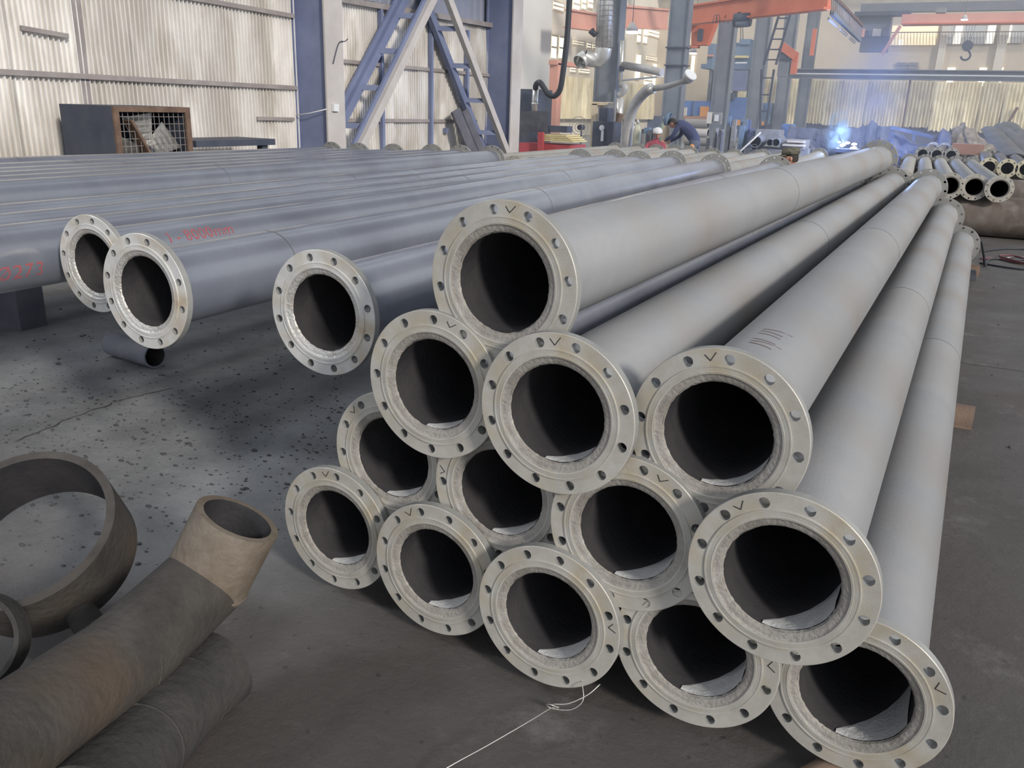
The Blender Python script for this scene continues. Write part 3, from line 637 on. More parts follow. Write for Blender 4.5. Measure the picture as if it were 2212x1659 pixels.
# wide ring leaning at the left edge
C0 = D(48, 1137, 2.62); nrm = Vector((.28, -.50, .82)).normalized()
root = empty('wide_pipe_ring', 'wide open ring cut from a big pipe, leaning at the left edge', 'pipe fitting', (C0.x, C0.y, 0)); inv = -root.location
bm = bmesh.new(); hollow(bm, [C0 + inv, C0 + inv - nrm * .09, C0 + inv - nrm * .19], .235, .212, 64); finish('ring_shell', bm, ['elbow', 'bore'], root)
C1 = D(-66, 1388, 2.35); n1 = Vector((.45, -.75, .48)).normalized()
root = empty('small_pipe_ring', 'small open pipe end cut off by the left edge, below the wide ring', 'pipe fitting', (C1.x, C1.y, 0)); inv = -root.location
bm = bmesh.new(); hollow(bm, [C1 + inv, C1 + inv - n1 * .03, C1 + inv - n1 * .06], .108, .097, 48); finish('ring_shell', bm, ['elbow2', 'bore'], root)
a, b = D(150, 1285, 2.70), D(215, 1385, 2.52)
bm = bmesh.new(); hollow(bm, [(0, 0, 0), (b - a) / 2, b - a], .040, .035, 24); o = finish('thin_pipe', bm, ['elbow2', 'bore']); o.location = a; tag(o, 'thin pipe piece in the shadow between the wide ring and the bent pipe', 'pipe')

# clods of dirt over the dusty floor
bm = bmesh.new()
for i in range(1500):
    u = random.random(); px = random.uniform(-40, 760); py = random.triangular(640, 1250, 900)
    p = PZ(px, py, 0); r = abs(random.gauss(0, .0035)) + .0012
    if (p.x > -1.85): continue
    m4 = Matrix.Translation(p + Vector((0, 0, r * .25))) @ Matrix.Diagonal((1 + random.random(), 1, .55, 1)); bmesh.ops.create_icosphere(bm, subdivisions=1, radius=r, matrix=m4)
for i in range(160):
    p = Vector((random.uniform(.3, 3), random.uniform(1.2, 10), 0)); r = abs(random.gauss(0, .003)) + .001
    bmesh.ops.create_icosphere(bm, subdivisions=1, radius=r, matrix=Matrix.Translation(p + Vector((0, 0, r * .2))))
o = finish('dirt_clods', bm, 'dust'); o['kind'] = 'stuff'; tag(o, 'small dark clods of dirt scattered over the floor', 'dirt')
# cables on the floor at the right
def cable(name, P, r, m, lab, grp='cables on the right floor'):
    bm = bmesh.new(); sweep(bm, smooth_pts([Vector(p) for p in P], 6), r, 8); tag(finish(name, bm, m), lab, 'cable', grp)
cable('cable', [(.215, 9.9, .30), (.26, 9.98, .16), (.30, 10.2, .02), (.36, 10.8, .012), (.7, 11.0, .012), (1.3, 11.6, .012), (2.4, 11.4, .012)], .012, 'black', 'black cable dropping beside the bottom right far flange and running off right')
cable('cable', [(.28, 11.4, .012), (.6, 11.9, .012), (1.2, 12.0, .012), (2.2, 12.2, .012)], .010, 'black', 'black cable lying closest to the big rusty pipe')
cable('cable', [(.26, 10.75, .012), (.42, 10.9, .012), (.62, 10.7, .012), (.85, 10.75, .012), (.6, 11.1, .03), (.45, 10.95, .03), (.8, 10.5, .03), (1.5, 10.3, .012)], .011, 'cable', 'red-brown cable in loops on the floor')
cable('cable', [(.25, 10.4, .012), (.6, 10.25, .012), (1.1, 10.35, .012), (1.9, 10.1, .012)], .010, 'black', 'black cable nearest the camera in the tangle')
cable('cable', [(.5, 10.95, .012), (.62, 11.2, .012), (.85, 11.1, .012), (.75, 10.8, .012), (.52, 10.90, .015)], .007, 'armgrey', 'small pale cable loop in the tangle')

# ================================================================== BACKGROUND MACHINERY
def rb(bm, x0, y0, x1, y1, Y, dep):
    a = PY(x0, (y0 + y1) / 2, Y); b = PY(x1, (y0 + y1) / 2, Y); t = PY((x0 + x1) / 2, y0, Y); bo = PY((x0 + x1) / 2, y1, Y)
    return bx(bm, (a.x, Y, bo.z), (b.x, Y + dep, t.z))
def rbz(bm, x0, y0, x1, Y, dep, z0=0):      # from the floor (or z0) up to pixel row y0
    a = PY(x0, y0, Y); b = PY(x1, y0, Y); return bx(bm, (a.x, Y, z0), (b.x, Y + dep, a.z))
def thing_from(name, label, cat, base, parts, group=None):
    """parts: list of (part name, material, builder(bm)) built in world space, then moved under an empty"""
    root = empty(name, label, cat, base, group); T = Matrix.Translation(-Vector(base))
    for (pn, m, fn) in parts:
        bm = bmesh.new(); fn(bm); bmesh.ops.transform(bm, matrix=T, verts=bm.verts[:]); finish(pn, bm, m, root)
    return root
# fan housing by the left wall
def fan_box():
    X0, X1, Y0, Y1, Z0, Z1 = -9.3, -8.4, 6.50, 7.56, 0.0, 1.33
    root = empty('fan_housing', 'dark square fan housing with wire grille against the corrugated wall', 'fan', (X0, Y0, 0)); T = Matrix.Translation((-X0, -Y0, 0))
    def p(nm, m, fn):
        bm = bmesh.new(); fn(bm); bmesh.ops.transform(bm, matrix=T, verts=bm.verts[:]); return finish(nm, bm, m, root)
    p('side_panel', 'dark', lambda b: bx(b, (X0, Y0, Z0), (X1 - .02, Y0 + .03, Z1)))
    p('side_panel', 'dark', lambda b: bx(b, (X0, Y1 - .03, Z0), (X1 - .02, Y1, Z1)))
    p('top_panel', 'dark', lambda b: bx(b, (X0, Y0 + .03, Z1 - .03), (X1 - .02, Y1 - .03, Z1)))
    p('back_panel', 'dark', lambda b: bx(b, (X0, Y0 + .03, Z0), (X0 + .03, Y1 - .03, Z1 - .03)))
    def fr(b):
        for lo, hi in (((X1 - .02, Y0, Z1 - .06), (X1 + .01, Y1, Z1)), ((X1 - .02, Y0, Z0), (X1 + .01, Y0 + .07, Z1 - .06)), ((X1 - .02, Y1 - .07, Z0), (X1 + .01, Y1, Z1 - .06)), ((X1 - .02, Y0, Z0), (X1 + .01, Y1, Z0 + .06))): bx(b, lo, hi)
    p('front_frame', 'rust', fr)
    def gr(b):
        for i in range(14): bar(b, (X1 - .03, Y0 + .07 + i * .07, .05), (X1 - .03, Y0 + .07 + i * .07, Z1 - .05), .005, .005)
        for i in range(16): bar(b, (X1 - .03, Y0 + .05, .1 + i * .08), (X1 - .03, Y1 - .05, .1 + i * .08), .005, .005)
    g = p('wire_grille', 'girt', gr); g['kind'] = 'stuff'
    cy, cz = (Y0 + Y1) / 2, .80
    for k in range(5):
        t = 2 * PI * k / 5 + .5
        def bl(b, t=t):
            n = 5; prev = None
            for i in range(n + 1):
                r = .08 + .36 * i / n; w_ = .07 + .10 * i / n
                q = [Vector((X1 - .18 - .05 * s, cy + r * math.cos(t) - s * w_ * math.sin(t), cz + r * math.sin(t) + s * w_ * math.cos(t))) for s in (-1, 1)]
                v = [b.verts.new(x_) for x_ in q]
                if prev: b.faces.new((prev[0], prev[1], v[1], v[0]))
                prev = v
            bmesh.ops.solidify(b, geom=b.faces[:], thickness=.006)
        p('blade', 'silver', bl)
    p('hub', 'dark', lambda b: sweep(b, [(X1 - .3, cy, cz), (X1 - .12, cy, cz)], .08, 16))
    p('belt_guard', 'rust', lambda b: bar(b, (X1 - .06, cy - .30, cz + .38), (X1 - .06, cy + .1, cz - .30), .03, .13, up=(1, 0, 0)))
fan_box()
thing_from('dark_bench', 'low dark bench with lumpy top beside the fan housing', 'bench', (-9.3, 7.85, 0), [('bench_top', 'dark', lambda b: bx(b, (-9.3, 7.8, .85), (-8.6, 9.2, .93))), ('leg', 'dark', lambda b: bx(b, (-9.2, 7.85, 0), (-9.1, 7.95, .85))), ('leg', 'dark', lambda b: bx(b, (-8.75, 9.0, 0), (-8.65, 9.1, .85)))])
# conduit loop and box on first column
thing_from('junction_box', 'small pale junction box clipped to the first column', 'electrical box', (-9.0, 10.85, 1.35), [('box_body', 'white', lambda b: bx(b, (-8.985, 10.9, 1.30), (-8.94, 11.02, 1.41))), ('cable', 'white', lambda b: sweep(b, [(-9.62, 10.76, 1.22), (-9.3, 10.75, 1.26), (-8.99, 10.78, 1.33)], .008, 6)), ('cable_tail', 'dark', lambda b: sweep(b, smooth_pts([Vector((-8.97, 10.95, 2.0)), Vector((-8.97, 11.1, 2.3)), Vector((-8.97, 11.25, 2.34)), Vector((-8.97, 11.32, 2.38))]), .008, 6))])
# planks leaning by right brace
for i, (px, w_) in enumerate(((1018, .3), (1040, .22))):
    a = Vector((-8.9, 15.6 + .35 * i, 0)); bm = bmesh.new(); bar(bm, a, a + Vector((-.45, -.45, 1.35)), .05, w_, up=(0, 1, .3)); tag(finish('leaning_plank', bm, 'tarp'), '%s dark board leaning against the wall beside the right brace' % ('left' if i == 0 else 'right'), 'board')
# extraction machine with black hose between columns two and three
Ym = 18.6
thing_from('extractor_cabinet', 'dark blue extractor cabinet beside the second column', 'machine', PZ(1140, 330, 0) * 0 + Vector((PY(1128, 250, Ym).x, Ym, 0)), [
    ('cabinet_body', 'dark', lambda b: rbz(b, 1124, 192, 1162, Ym + .4, .8)),
    ('outlet_pipe', 'silver', lambda b: sweep(b, [PY(1155, 240, Ym + .2), PY(1156, 215, Ym + .2), PY(1157, 192, Ym + .2)], .075, 16)),
    ('pipe_clamp', 'silver', lambda b: sweep(b, [PY(1155.5, 226, Ym + .2), PY(1155.5, 222, Ym + .2)], .085, 16)),
    ('black_hose', 'black', lambda b: sweep(b, smooth_pts([PY(1157, 194, Ym + .2), PY(1158, 183, Ym + .1), PY(1166, 178, Ym), PY(1175, 190, Ym), PY(1184, 203, Ym), PY(1198, 207, Ym), PY(1210, 192, Ym), PY(1217, 150, Ym), PY(1225, 80, Ym), PY(1230, 0, Ym), PY(1234, -90, Ym)]), .065, 14))])
def tarp(b):
    g = []
    for i in range(9):
        row = []
        for j in range(9):
            px = 1122 + 62 * i / 8; py = 240 + 52 * j / 8 + (7 * math.sin(i * 1.3) if j == 8 else 0); p = PY(px, py, Ym - .05 - .25 * math.sin(j / 8 * 1.2) + .07 * noise.noise(Vector((i * .9, j * .4, 0)))); row.append(b.verts.new(p))
        g.append(row)
    for i in range(8):
        for j in range(8): b.faces.new((g[i][j], g[i + 1][j], g[i + 1][j + 1], g[i][j + 1]))
    bmesh.ops.solidify(b, geom=b.faces[:], thickness=.02)
bm = bmesh.new(); tarp(bm); tag(finish('draped_tarp', bm, 'tarp', smooth=True), 'dark tarpaulin draped over the machine beside the second column', 'tarp')
thing_from('plate_stack', 'stack of yellow plates on a red base beside the draped machine', 'plate stack', (PY(1165, 300, 18.2).x, 18.2, 0), [('red_base', 'red', lambda b: rbz(b, 1122, 308, 1232, 18.25, .9))] +
    [('plate', 'yellow', (lambda k: lambda b: rb(b, 1166 - 4 * (k % 2), 306 - 4 * k - 3, 1238 - 5 * k, 306 - 4 * k, 18.2, .8))(k)) for k in range(4)] + [('red_post', 'red', lambda b: rbz(b, 1162, 285, 1173, 18.1, .08)), ('cutting_head', 'dark', lambda b: rb(b, 1182, 272, 1225, 286, 18.4, .3))])
thing_from('pedestal_fan', 'round pedestal fan with wire cage in front of a pale sheet', 'fan', (PY(1256, 300, 20.5).x, 20.5, 0), [
    ('cage', 'girt', lambda b: [sweep(b, [PY(1250, 275, 20.5) + Vector((r * math.cos(t * PI / 12), 0, r * math.sin(t * PI / 12))) for t in range(25)], .008, 5, False) for r in (.1, .18, .26)]),
    ('stand', 'dark', lambda b: sweep(b, [Vector((PY(1256, 300, 20.6).x, 20.6, 0)), PY(1256, 278, 20.6)], .02, 8)), ('motor', 'dark', lambda b: sweep(b, [PY(1252, 275, 20.55), PY(1258, 275, 20.75)], .07, 12)), ('base', 'dark', lambda b: bx(b, (PY(1256, 300, 20.6).x - .2, 20.4, 0), (PY(1256, 300, 20.6).x + .2, 20.8, .03)))])
# column three: big silver duct with hood, fume arms, bin
Yd = 22.3
thing_from('spiral_duct', 'ribbed silver duct on the third column ending in a bent hood', 'duct', tuple(PY(1310, 60, Yd)), [
    ('duct_tube', 'silver', lambda b: sweep(b, [PY(1313, -120, Yd), PY(1308, 0, Yd), PY(1305, 104, Yd)], .215, 24)),
    ('elbow_section', 'silver', lambda b: sweep(b, [PY(1305, 102, Yd), PY(1302, 117, Yd), PY(1292, 130, Yd), PY(1276, 129, Yd - .1), PY(1262, 122, Yd - .2)], [.215, .22, .21, .19, .18], 16, False)),
    ('hood_mouth', 'silver', lambda b: hollow(b, [PY(1266, 124, Yd - .2), PY(1258, 129, Yd - .25), PY(1252, 135, Yd - .35)], .20, .19, 20, 0))] +
    [('duct_band', 'girt', (lambda k: lambda b: sweep(b, [PY(1310 - k * .35, -20 + k * 11, Yd), PY(1310 - k * .35, -19 + k * 11, Yd)], .225, 24))(k)) for k in range(12)] +
    [('mesh_wire', 'girt', (lambda k: lambda b: sweep(b, [PY(1311, -20, Yd) + Vector((.23 * math.cos(k), -.23 * abs(math.sin(k)), 0)), PY(1305, 104, Yd) + Vector((.23 * math.cos(k), -.23 * abs(math.sin(k)), 0))], .006, 4))(k * .55 + .3)) for k in range(5)])
thing_from('fume_arm', 'long jointed grey fume extraction arm with a cone hood, right of the third column', 'extraction arm', tuple(PY(1357, 300, 21)), [
    ('lower_hose', 'armgrey', lambda b: sweep(b, smooth_pts([Vector((PY(1352, 300, 21).x, 21, 0)), PY(1354, 300, 21), PY(1362, 250, 21), PY(1374, 222, 21), PY(1392, 200, 20.9), PY(1408, 190, 20.8)]), .13, 16)),
    ('upper_tube', 'armgrey', lambda b: sweep(b, [PY(1405, 192, 20.8), PY(1440, 187, 20.4), PY(1482, 175, 20)], .07, 14)),
    ('support_rod', 'white', lambda b: sweep(b, [PY(1405, 197, 20.8), PY(1440, 191, 20.4), PY(1480, 182, 20)], .03, 10)),
    ('joint', 'silver', lambda b: sweep(b, [PY(1402, 195, 20.75), PY(1414, 193, 20.7)], .09, 14)),
    ('hood', 'armgrey', lambda b: sweep(b, [PY(1480, 177, 20), PY(1485, 170, 19.95), PY(1491, 163, 19.9)], [.07, .13, .14], 18)), ('hood_rim', 'white', lambda b: sweep(b, [PY(1490, 164, 19.9), PY(1493, 160, 19.88)], .15, 18))])
thing_from('fume_arm', 'pale horizontal fume arm reaching right between the third and fourth columns', 'extraction arm', tuple(PY(1340, 150, 23.6)), [
    ('vertical_tube', 'silver', lambda b: sweep(b, [PY(1339, 185, 22.8), PY(1342, 140, 22.8), PY(1344, 88, 22.8)], .06, 14)),
    ('bracket', 'dark', lambda b: rb(b, 1337, 142, 1346, 154, 22.7, .1)),
    ('horizontal_tube', 'armgrey', lambda b: sweep(b, [PY(1346, 141, 22.8), PY(1390, 148, 22.6), PY(1430, 156, 22.4)], .10, 16)),
    ('lower_rod', 'white', lambda b: sweep(b, [PY(1342, 174, 22.8), PY(1390, 169, 22.7), PY(1432, 165, 22.6)], .025, 8)),
    ('lower_elbow', 'armgrey', lambda b: sweep(b, smooth_pts([PY(1341, 182, 22.6), PY(1350, 188, 22.5), PY(1345, 200, 22.5), PY(1336, 206, 22.5)]), .085, 14)),
    ('lower_tube', 'silver', lambda b: sweep(b, [Vector((PY(1335, 300, 22.5).x, 22.5, 0)), PY(1336, 260, 22.5), PY(1340, 212, 22.5)], .10, 16)),
    ('dark_hose', 'rust', lambda b: sweep(b, smooth_pts([PY(1340, 245, 22.2), PY(1335, 262, 22.2), PY(1331, 290, 22.2), PY(1330, 300, 22.2)]), .10, 14))])
thing_from('spot_lamp', 'small black lamp head on a bracket left of the ribbed duct', 'lamp', tuple(PY(1282, 70, 22)), [('lamp_head', 'black', lambda b: sweep(b, [PY(1277, 66, 22), PY(1286, 77, 22)], [.09, .06], 12)), ('stem', 'dark', lambda b: sweep(b, [PY(1286, 77, 22), PY(1291, 70, 22.2)], .02, 8))])
thing_from('dark_bin', 'black machine cabinet at the foot of the third column', 'machine', (PY(1300, 300, 21.4).x, 21.4, 0), [
    ('cabinet_body', 'dark', lambda b: rbz(b, 1281, 262, 1325, 21.4, .6)), ('head_unit', 'dark', lambda b: rb(b, 1294, 233, 1312, 262, 21.5, .4)), ('handle', 'white', lambda b: rb(b, 1298, 282, 1303, 305, 21.35, .04)), ('dial', 'white', lambda b: sweep(b, [PY(1300, 276, 21.35), PY(1300, 276, 21.38)], .07, 14))])
thing_from('wooden_crate', 'light wooden crate frame behind the black cabinet', 'crate', (PY(1283, 300, 22).x, 22, 0), [('crate_side', 'board', lambda b: rbz(b, 1279, 224, 1290, 22, .5)), ('crate_top', 'board', lambda b: rb(b, 1279, 220, 1312, 227, 22, .5)), ('switch_plate', 'greybox', lambda b: rb(b, 1312, 222, 1328, 262, 21.9, .1))])
def cyl_bottle(px, y0, Y, r, m, lab):
    z1 = PY(px, y0, Y).z; x_ = PY(px, y0 + 20, Y).x
    thing_from('gas_cylinder', lab, 'gas cylinder', (x_, Y, 0), [('bottle', m, lambda b: sweep(b, [(x_, Y, 0), (x_, Y, z1 - .28), (x_, Y, z1 - .18), (x_, Y, z1 - .12)], [r, r, r * .7, r * .35], 20)), ('valve', 'silver', lambda b: sweep(b, [(x_, Y, z1 - .12), (x_, Y, z1)], r * .25, 10))], 'gas cylinders')
cyl_bottle(1377, 258, 20.5, .10, 'olive', 'pale gas cylinder standing right of the jointed fume arm')
cyl_bottle(1370, 262, 20.9, .05, 'white', 'slim white gas cylinder close against the pale one')
cyl_bottle(1440, 254, 20.2, .10, 'board', 'tan gas cylinder just left of the bending worker')
cyl_bottle(1433, 252, 21.2, .09, 'green', 'greenish gas cylinder behind the tan one')
def clutter(name, lab, x0, y0, x1, y1, Y, m, cat='machine', n=14, sd=1):
    rnd = random.Random(sd); ms = m if isinstance(m, list) else [m]; base = Vector((PY((x0 + x1) / 2, y1, Y).x, Y, 0)); root = empty(name, lab, cat, base)
    for i in range(n):
        a = rnd.uniform(x0, x1); w_ = rnd.uniform(.12, .35) * (x1 - x0); t = rnd.uniform(y0, y0 + (y1 - y0) * .6); bm = bmesh.new()
        rbz(bm, max(x0, a - w_ / 2), t, min(x1, a + w_ / 2), Y + rnd.uniform(0, .5), rnd.uniform(.1, .3)); bmesh.ops.transform(bm, matrix=Matrix.Translation(-base), verts=bm.verts[:]); finish('machine_panel', bm, ms[i % len(ms)], root)
    return root
clutter('welding_set', 'row of grey-blue welding sets between the gas cylinders', 1386, 266, 1432, 310, 22.0, ['teal', 'greybox', 'wallpale', 'steel_grey'], n=10, sd=3)
clutter('control_cabinet', 'cluttered grey machinery at the foot of the fifth column', 1524, 270, 1560, 325, 24, ['greybox', 'steel_grey', 'tarp'], n=9, sd=5)
clutter('machine_tool', 'pale glinting machine parts between the fifth and sixth columns', 1566, 235, 1592, 320, 26, ['teal', 'silver', 'greybox'], n=10, sd=6)
clutter('machine_tool', 'dark blue press machinery behind the sixth column', 1598, 250, 1640, 322, 27, ['steel_grey', 'teal', 'plinth'], n=9, sd=8)
thing_from('wall_box', 'cream and grey switch boxes hung on the fifth column', 'electrical box', (PY(1548, 255, 28.4).x, 28.4, PY(1548, 268, 28.4).z), [('cream_box', 'cream', lambda b: rb(b, 1527, 242, 1538, 267, 28.4, .2)), ('meter_box', 'greybox', lambda b: rb(b, 1539, 243, 1557, 268, 28.4, .2)), ('meter_face', 'wallpale', lambda b: rb(b, 1543, 248, 1552, 262, 28.36, .03)), ('red_extinguisher', 'red', lambda b: rb(b, 1546, 294, 1552, 314, 28.3, .1))])
# stored pipes and containers behind the bending worker
for k, (y0, y1, m, lab) in enumerate(((258, 274, 'pipe_far', 'upper grey large pipe lying behind the bending worker'), (276, 294, 'cream', 'middle pale large pipe lying behind the bending worker'), (295, 312, 'pipe_far', 'lowest grey large pipe lying behind the bending worker'))):
    a, b = PY(1480, (y0 + y1) / 2, 30), PY(1530, (y0 + y1) / 2, 30); root = empty('stored_pipe', lab, 'pipe', a, 'large stored pipes'); bm = bmesh.new(); hollow(bm, [(0, 0, 0), ((b.x - a.x) / 2, 0, 0), (b.x - a.x, 0, 0)], .145, .13, 24); finish('pipe_shell', bm, [m, 'bore'], root)
bm = bmesh.new(); rbz(bm, 1478, 313, 1532, 29.9, .4); tag(finish('pipe_rest', bm, 'greybox'), 'grey rest beneath the large stored pipes', 'support')
def rbox(name, lab, cat, x0, y0, x1, y1, Y, dep, m, extra=(), grp=None, foot=None):
    base = Vector((PY((x0 + x1) / 2, y1, Y).x, Y, PY((x0 + x1) / 2, y1, Y).z))
    if foot: extra = list(extra) + [('FOOT', foot, (x0 + (x1 - x0) * .08, 0, 0, 0, 0, 0)), ('FOOT', foot, (x1 - (x1 - x0) * .16, 0, 0, 0, 0, 0))]
    legs = [e for e in extra if e[0] == 'FOOT']; extra = [e for e in extra if e[0] != 'FOOT']
    return thing_from(name, lab, cat, base, [('support_leg', e[1], (lambda xx: lambda b: bx(b, (PY(xx, y1, Y).x, Y + dep * .3, 0), (PY(xx, y1, Y).x + .18, Y + dep * .7, base.z + .02)))(e[2][0])) for e in legs] + [('body', m, lambda b: rb(b, x0, y0, x1, y1, Y, dep))] + [(n_, m_, (lambda q: lambda b: rb(b, *q))(q)) for (n_, m_, q) in extra], grp)
rbox('blue_machine', 'bright blue machine housing with an orange end, seen between columns four and five', 'machine', 1474, 218, 1532, 250, 45, 1.5, 'blue', [('orange_panel', 'orangebox', (1512, 230, 1530, 252, 44.9, .1)), ('pale_panel', 'cream', (1474, 232, 1483, 250, 44.9, .1)), ('door_line', 'teal', (1498, 219, 1500, 249, 44.9, .1)), ('underframe', 'brick', (1474, 251, 1532, 258, 44.9, 1.0))], foot='plinth')
rbox('blue_machine', 'blue machine housing with an orange corner between columns five and six', 'machine', 1566, 210, 1610, 262, 46, 1.5, 'blue', [('orange_panel', 'orangebox', (1592, 259, 1600, 271, 45.8, .1)), ('dark_roller', 'dark', (1572, 200, 1583, 216, 45.6, .4))], foot='plinth')
rbox('blue_machine', 'narrow blue housing seen through the ladder', 'machine', 1636, 222, 1666, 268, 47, 1.5, 'teal', [('orange_panel', 'orangebox', (1642, 262, 1650, 271, 46.8, .1)), ('blue_panel', 'blue', (1655, 222, 1663, 242, 46.8, .1))], foot='plinth')
rbox('blue_crane_cab', 'grey-blue crane trolley high between columns five and six', 'crane', 1580, 92, 1622, 150, 48, 1.2, 'teal', [('yellow_rail', 'yellow', (1586, 120, 1616, 125, 47.8, .2)), ('top_block', 'teal', (1597, 84, 1620, 96, 47.9, .8)), ('dish_cover', 'steel_blue', (1575, 152, 1610, 196, 47.5, .6)), ('white_tube', 'white', (1588, 134, 1613, 137, 47.2, .1))], foot='steel_grey')
rbox('blue_crane_cab', 'grey-blue crane block right of the fourth column', 'crane', 1528, 94, 1540, 150, 48, 1.2, 'teal', [('lower_block', 'teal', (1514, 138, 1536, 148, 47.9, .8)), ('orange_band', 'pink', (1528, 118, 1540, 122, 47.8, .2))], foot='steel_grey')
rbox('machine_bed', 'dark machine bed under the sixth and seventh columns', 'machine', 1632, 280, 1682, 306, 27, .8, 'greybox')
# pipe ends seen left of the welder
for k, (px, py, r, lab) in enumerate(((1632, 306, .16, 'largest dark open pipe end, left of the white bar'), (1663, 308, .095, 'left of two small dark pipe ends'), (1676, 308, .105, 'right of two small dark pipe ends'), (1629, 318, .085, 'lowest dark pipe end under the white bar'))):
    c = PY(px, py, 25); root = empty('stored_pipe_end', lab + ' behind the pipe rows', 'pipe', c, 'stored pipe ends'); bm = bmesh.new(); hollow(bm, [(0, 0, 0), (-.3, 2, 0), (-.6, 4, 0)], r, r * .88, 24); finish('pipe_shell', bm, ['steel_grey', 'bore'], root)
bm = bmesh.new(); bx(bm, (PY(1605, 325, 25).x, 25.1, 0), (PY(1700, 325, 25).x, 28, PY(1650, 324, 25).z)); tag(finish('low_rest', bm, 'greybox'), 'low grey rest under the dark open pipe ends', 'support')
bm = bmesh.new(); sweep(bm, [PY(1606, 320, 19.8) + (PY(1606, 320, 19.8) - PY(1643, 286, 20)) * (PY(1606, 320, 19.8).z / (PY(1643, 286, 20).z - PY(1606, 320, 19.8).z)), PY(1626, 302, 19.9), PY(1643, 286, 20)], .022, 8); tag(finish('white_bar', bm, 'white'), 'thin white bar sticking up at a slant above the pipe rows', 'bar')
rbox('blue_drum', 'blue cabinet near the seventh column, left of the welding smoke', 'cabinet', 1688, 268, 1708, 303, 32, .8, 'blue', [('dark_side', 'plinth', (1683, 272, 1690, 303, 31.9, .7))], foot='plinth')
rbox('steel_billets', 'stack of pale steel bars left of the welding smoke', 'steel bars', 1685, 302, 1736, 322, 26, 1, 'scrap2', [('bar', 'farwall', (1700, 304, 1736, 308, 25.9, .3)), ('bar', 'farwall', (1690, 312, 1736, 316, 25.8, .3))], foot='greybox')

# ---- cranes, ladder, walkway
def beam(name, lab, a, b, w_, h, m, cat='crane', extra=()):
    a, b = Vector(a), Vector(b); c = (a + b) / 2; root = empty(name, lab, cat, c)
    bm = bmesh.new(); bar(bm, a - c, b - c, w_ * .4, h); finish('web', bm, m, root)
    for s in (-1, 1): bm = bmesh.new(); u = Vector((0, 0, s * h / 2)); bar(bm, a - c + u, b - c + u, w_, h * .1); finish('beam_flange', bm, m, root)
    for (nm, mm, fn) in extra: bm = bmesh.new(); fn(bm); bmesh.ops.transform(bm, matrix=Matrix.Translation(-c), verts=bm.verts[:]); finish(nm, bm, mm, root)
    return root
def hooks(b):
    for px in (1545, 1551, 1569): sweep(b, [PY(px, 40, 32) + Vector((.08 * math.cos(t), 0, .28 * math.sin(t) - .15)) for t in [PI * k / 6 for k in range(7)]], .012, 5)
def trap(b):
    P = [PY(1493, 46, 34), PY(1546, 46, 34), PY(1526, 97, 34), PY(1493, 97, 34)]; v = [b.verts.new(p) for p in P] + [b.verts.new(p + Vector((0, .5, 0))) for p in P]
    b.faces.new(v[:4]); b.faces.new(v[4:][::-1])
    for i in range(4): b.faces.new((v[i], v[4 + i], v[4 + (i + 1) % 4], v[(i + 1) % 4]))
A0, A1 = PY(1493, 33, 34), PY(1795, -7, 28)
beam('orange_girder', 'long bright orange crane girder crossing the top of the photo', A0, A1, .4, .62, 'orange', 'crane', [('end_bracket', 'orange', trap), ('loop_hooks', 'dark', hooks), ('motor', 'dark', lambda b: rb(b, 1507, 62, 1516, 88, 33.8, .2)), ('lower_plate', 'orange', lambda b: rb(b, 1483, 98, 1506, 103, 34, .4)), ('rail', 'pink', lambda b: bar(b, A0 + Vector((0, -.1, -.36)), A1 + Vector((0, -.1, -.36)), .1, .04))])
thing_from('hoist', 'dark electric hoist hanging from the bright orange girder', 'hoist', tuple(PY(1603, 40, 31)), [('hoist_body', 'dark', lambda b: sweep(b, [PY(1586, 44, 31), PY(1622, 42, 31)], .22, 16)), ('trolley', 'dark', lambda b: rb(b, 1592, 26, 1612, 40, 31.3, .3)), ('drum', 'steel_grey', lambda b: sweep(b, [PY(1590, 52, 30.9), PY(1618, 50, 30.9)], .12, 14)), ('rope', 'dark', lambda b: sweep(b, [PY(1604, 52, 31), PY(1605, 85, 31)], .012, 5)), ('rope', 'dark', lambda b: sweep(b, [PY(1600, 52, 31), PY(1600, 85, 31)], .012, 5))])
beam('faded_girder', 'faded orange crane girder in the neighbouring bay, left of the ribbed duct', PX(1226, 40, -18), PX(1296, 50, -18), .4, .75, 'pink')
beam('faded_girder', 'faded orange crane girder in the neighbouring bay, right of the third column', PX(1340, 36, -17), PX(1440, 42, -17), .4, 1.0, 'pink')
thing_from('portal_frame', 'faded orange portal frame in the neighbouring bay', 'crane', (PX(1198, 280, -17).x, PX(1198, 280, -17).y, 0), [('leg', 'pink', lambda b: bx(b, (-17.2, PX(1194, 200, -17).y, 0), (-16.8, PX(1204, 200, -17).y, PX(1198, 136, -17).z))), ('crossbeam', 'pink', lambda b: bx(b, (-17.2, PX(1194, 135, -17).y, PX(1198, 140, -17).z), (-16.8, PX(1262, 135, -17).y, PX(1198, 130, -17).z)))])
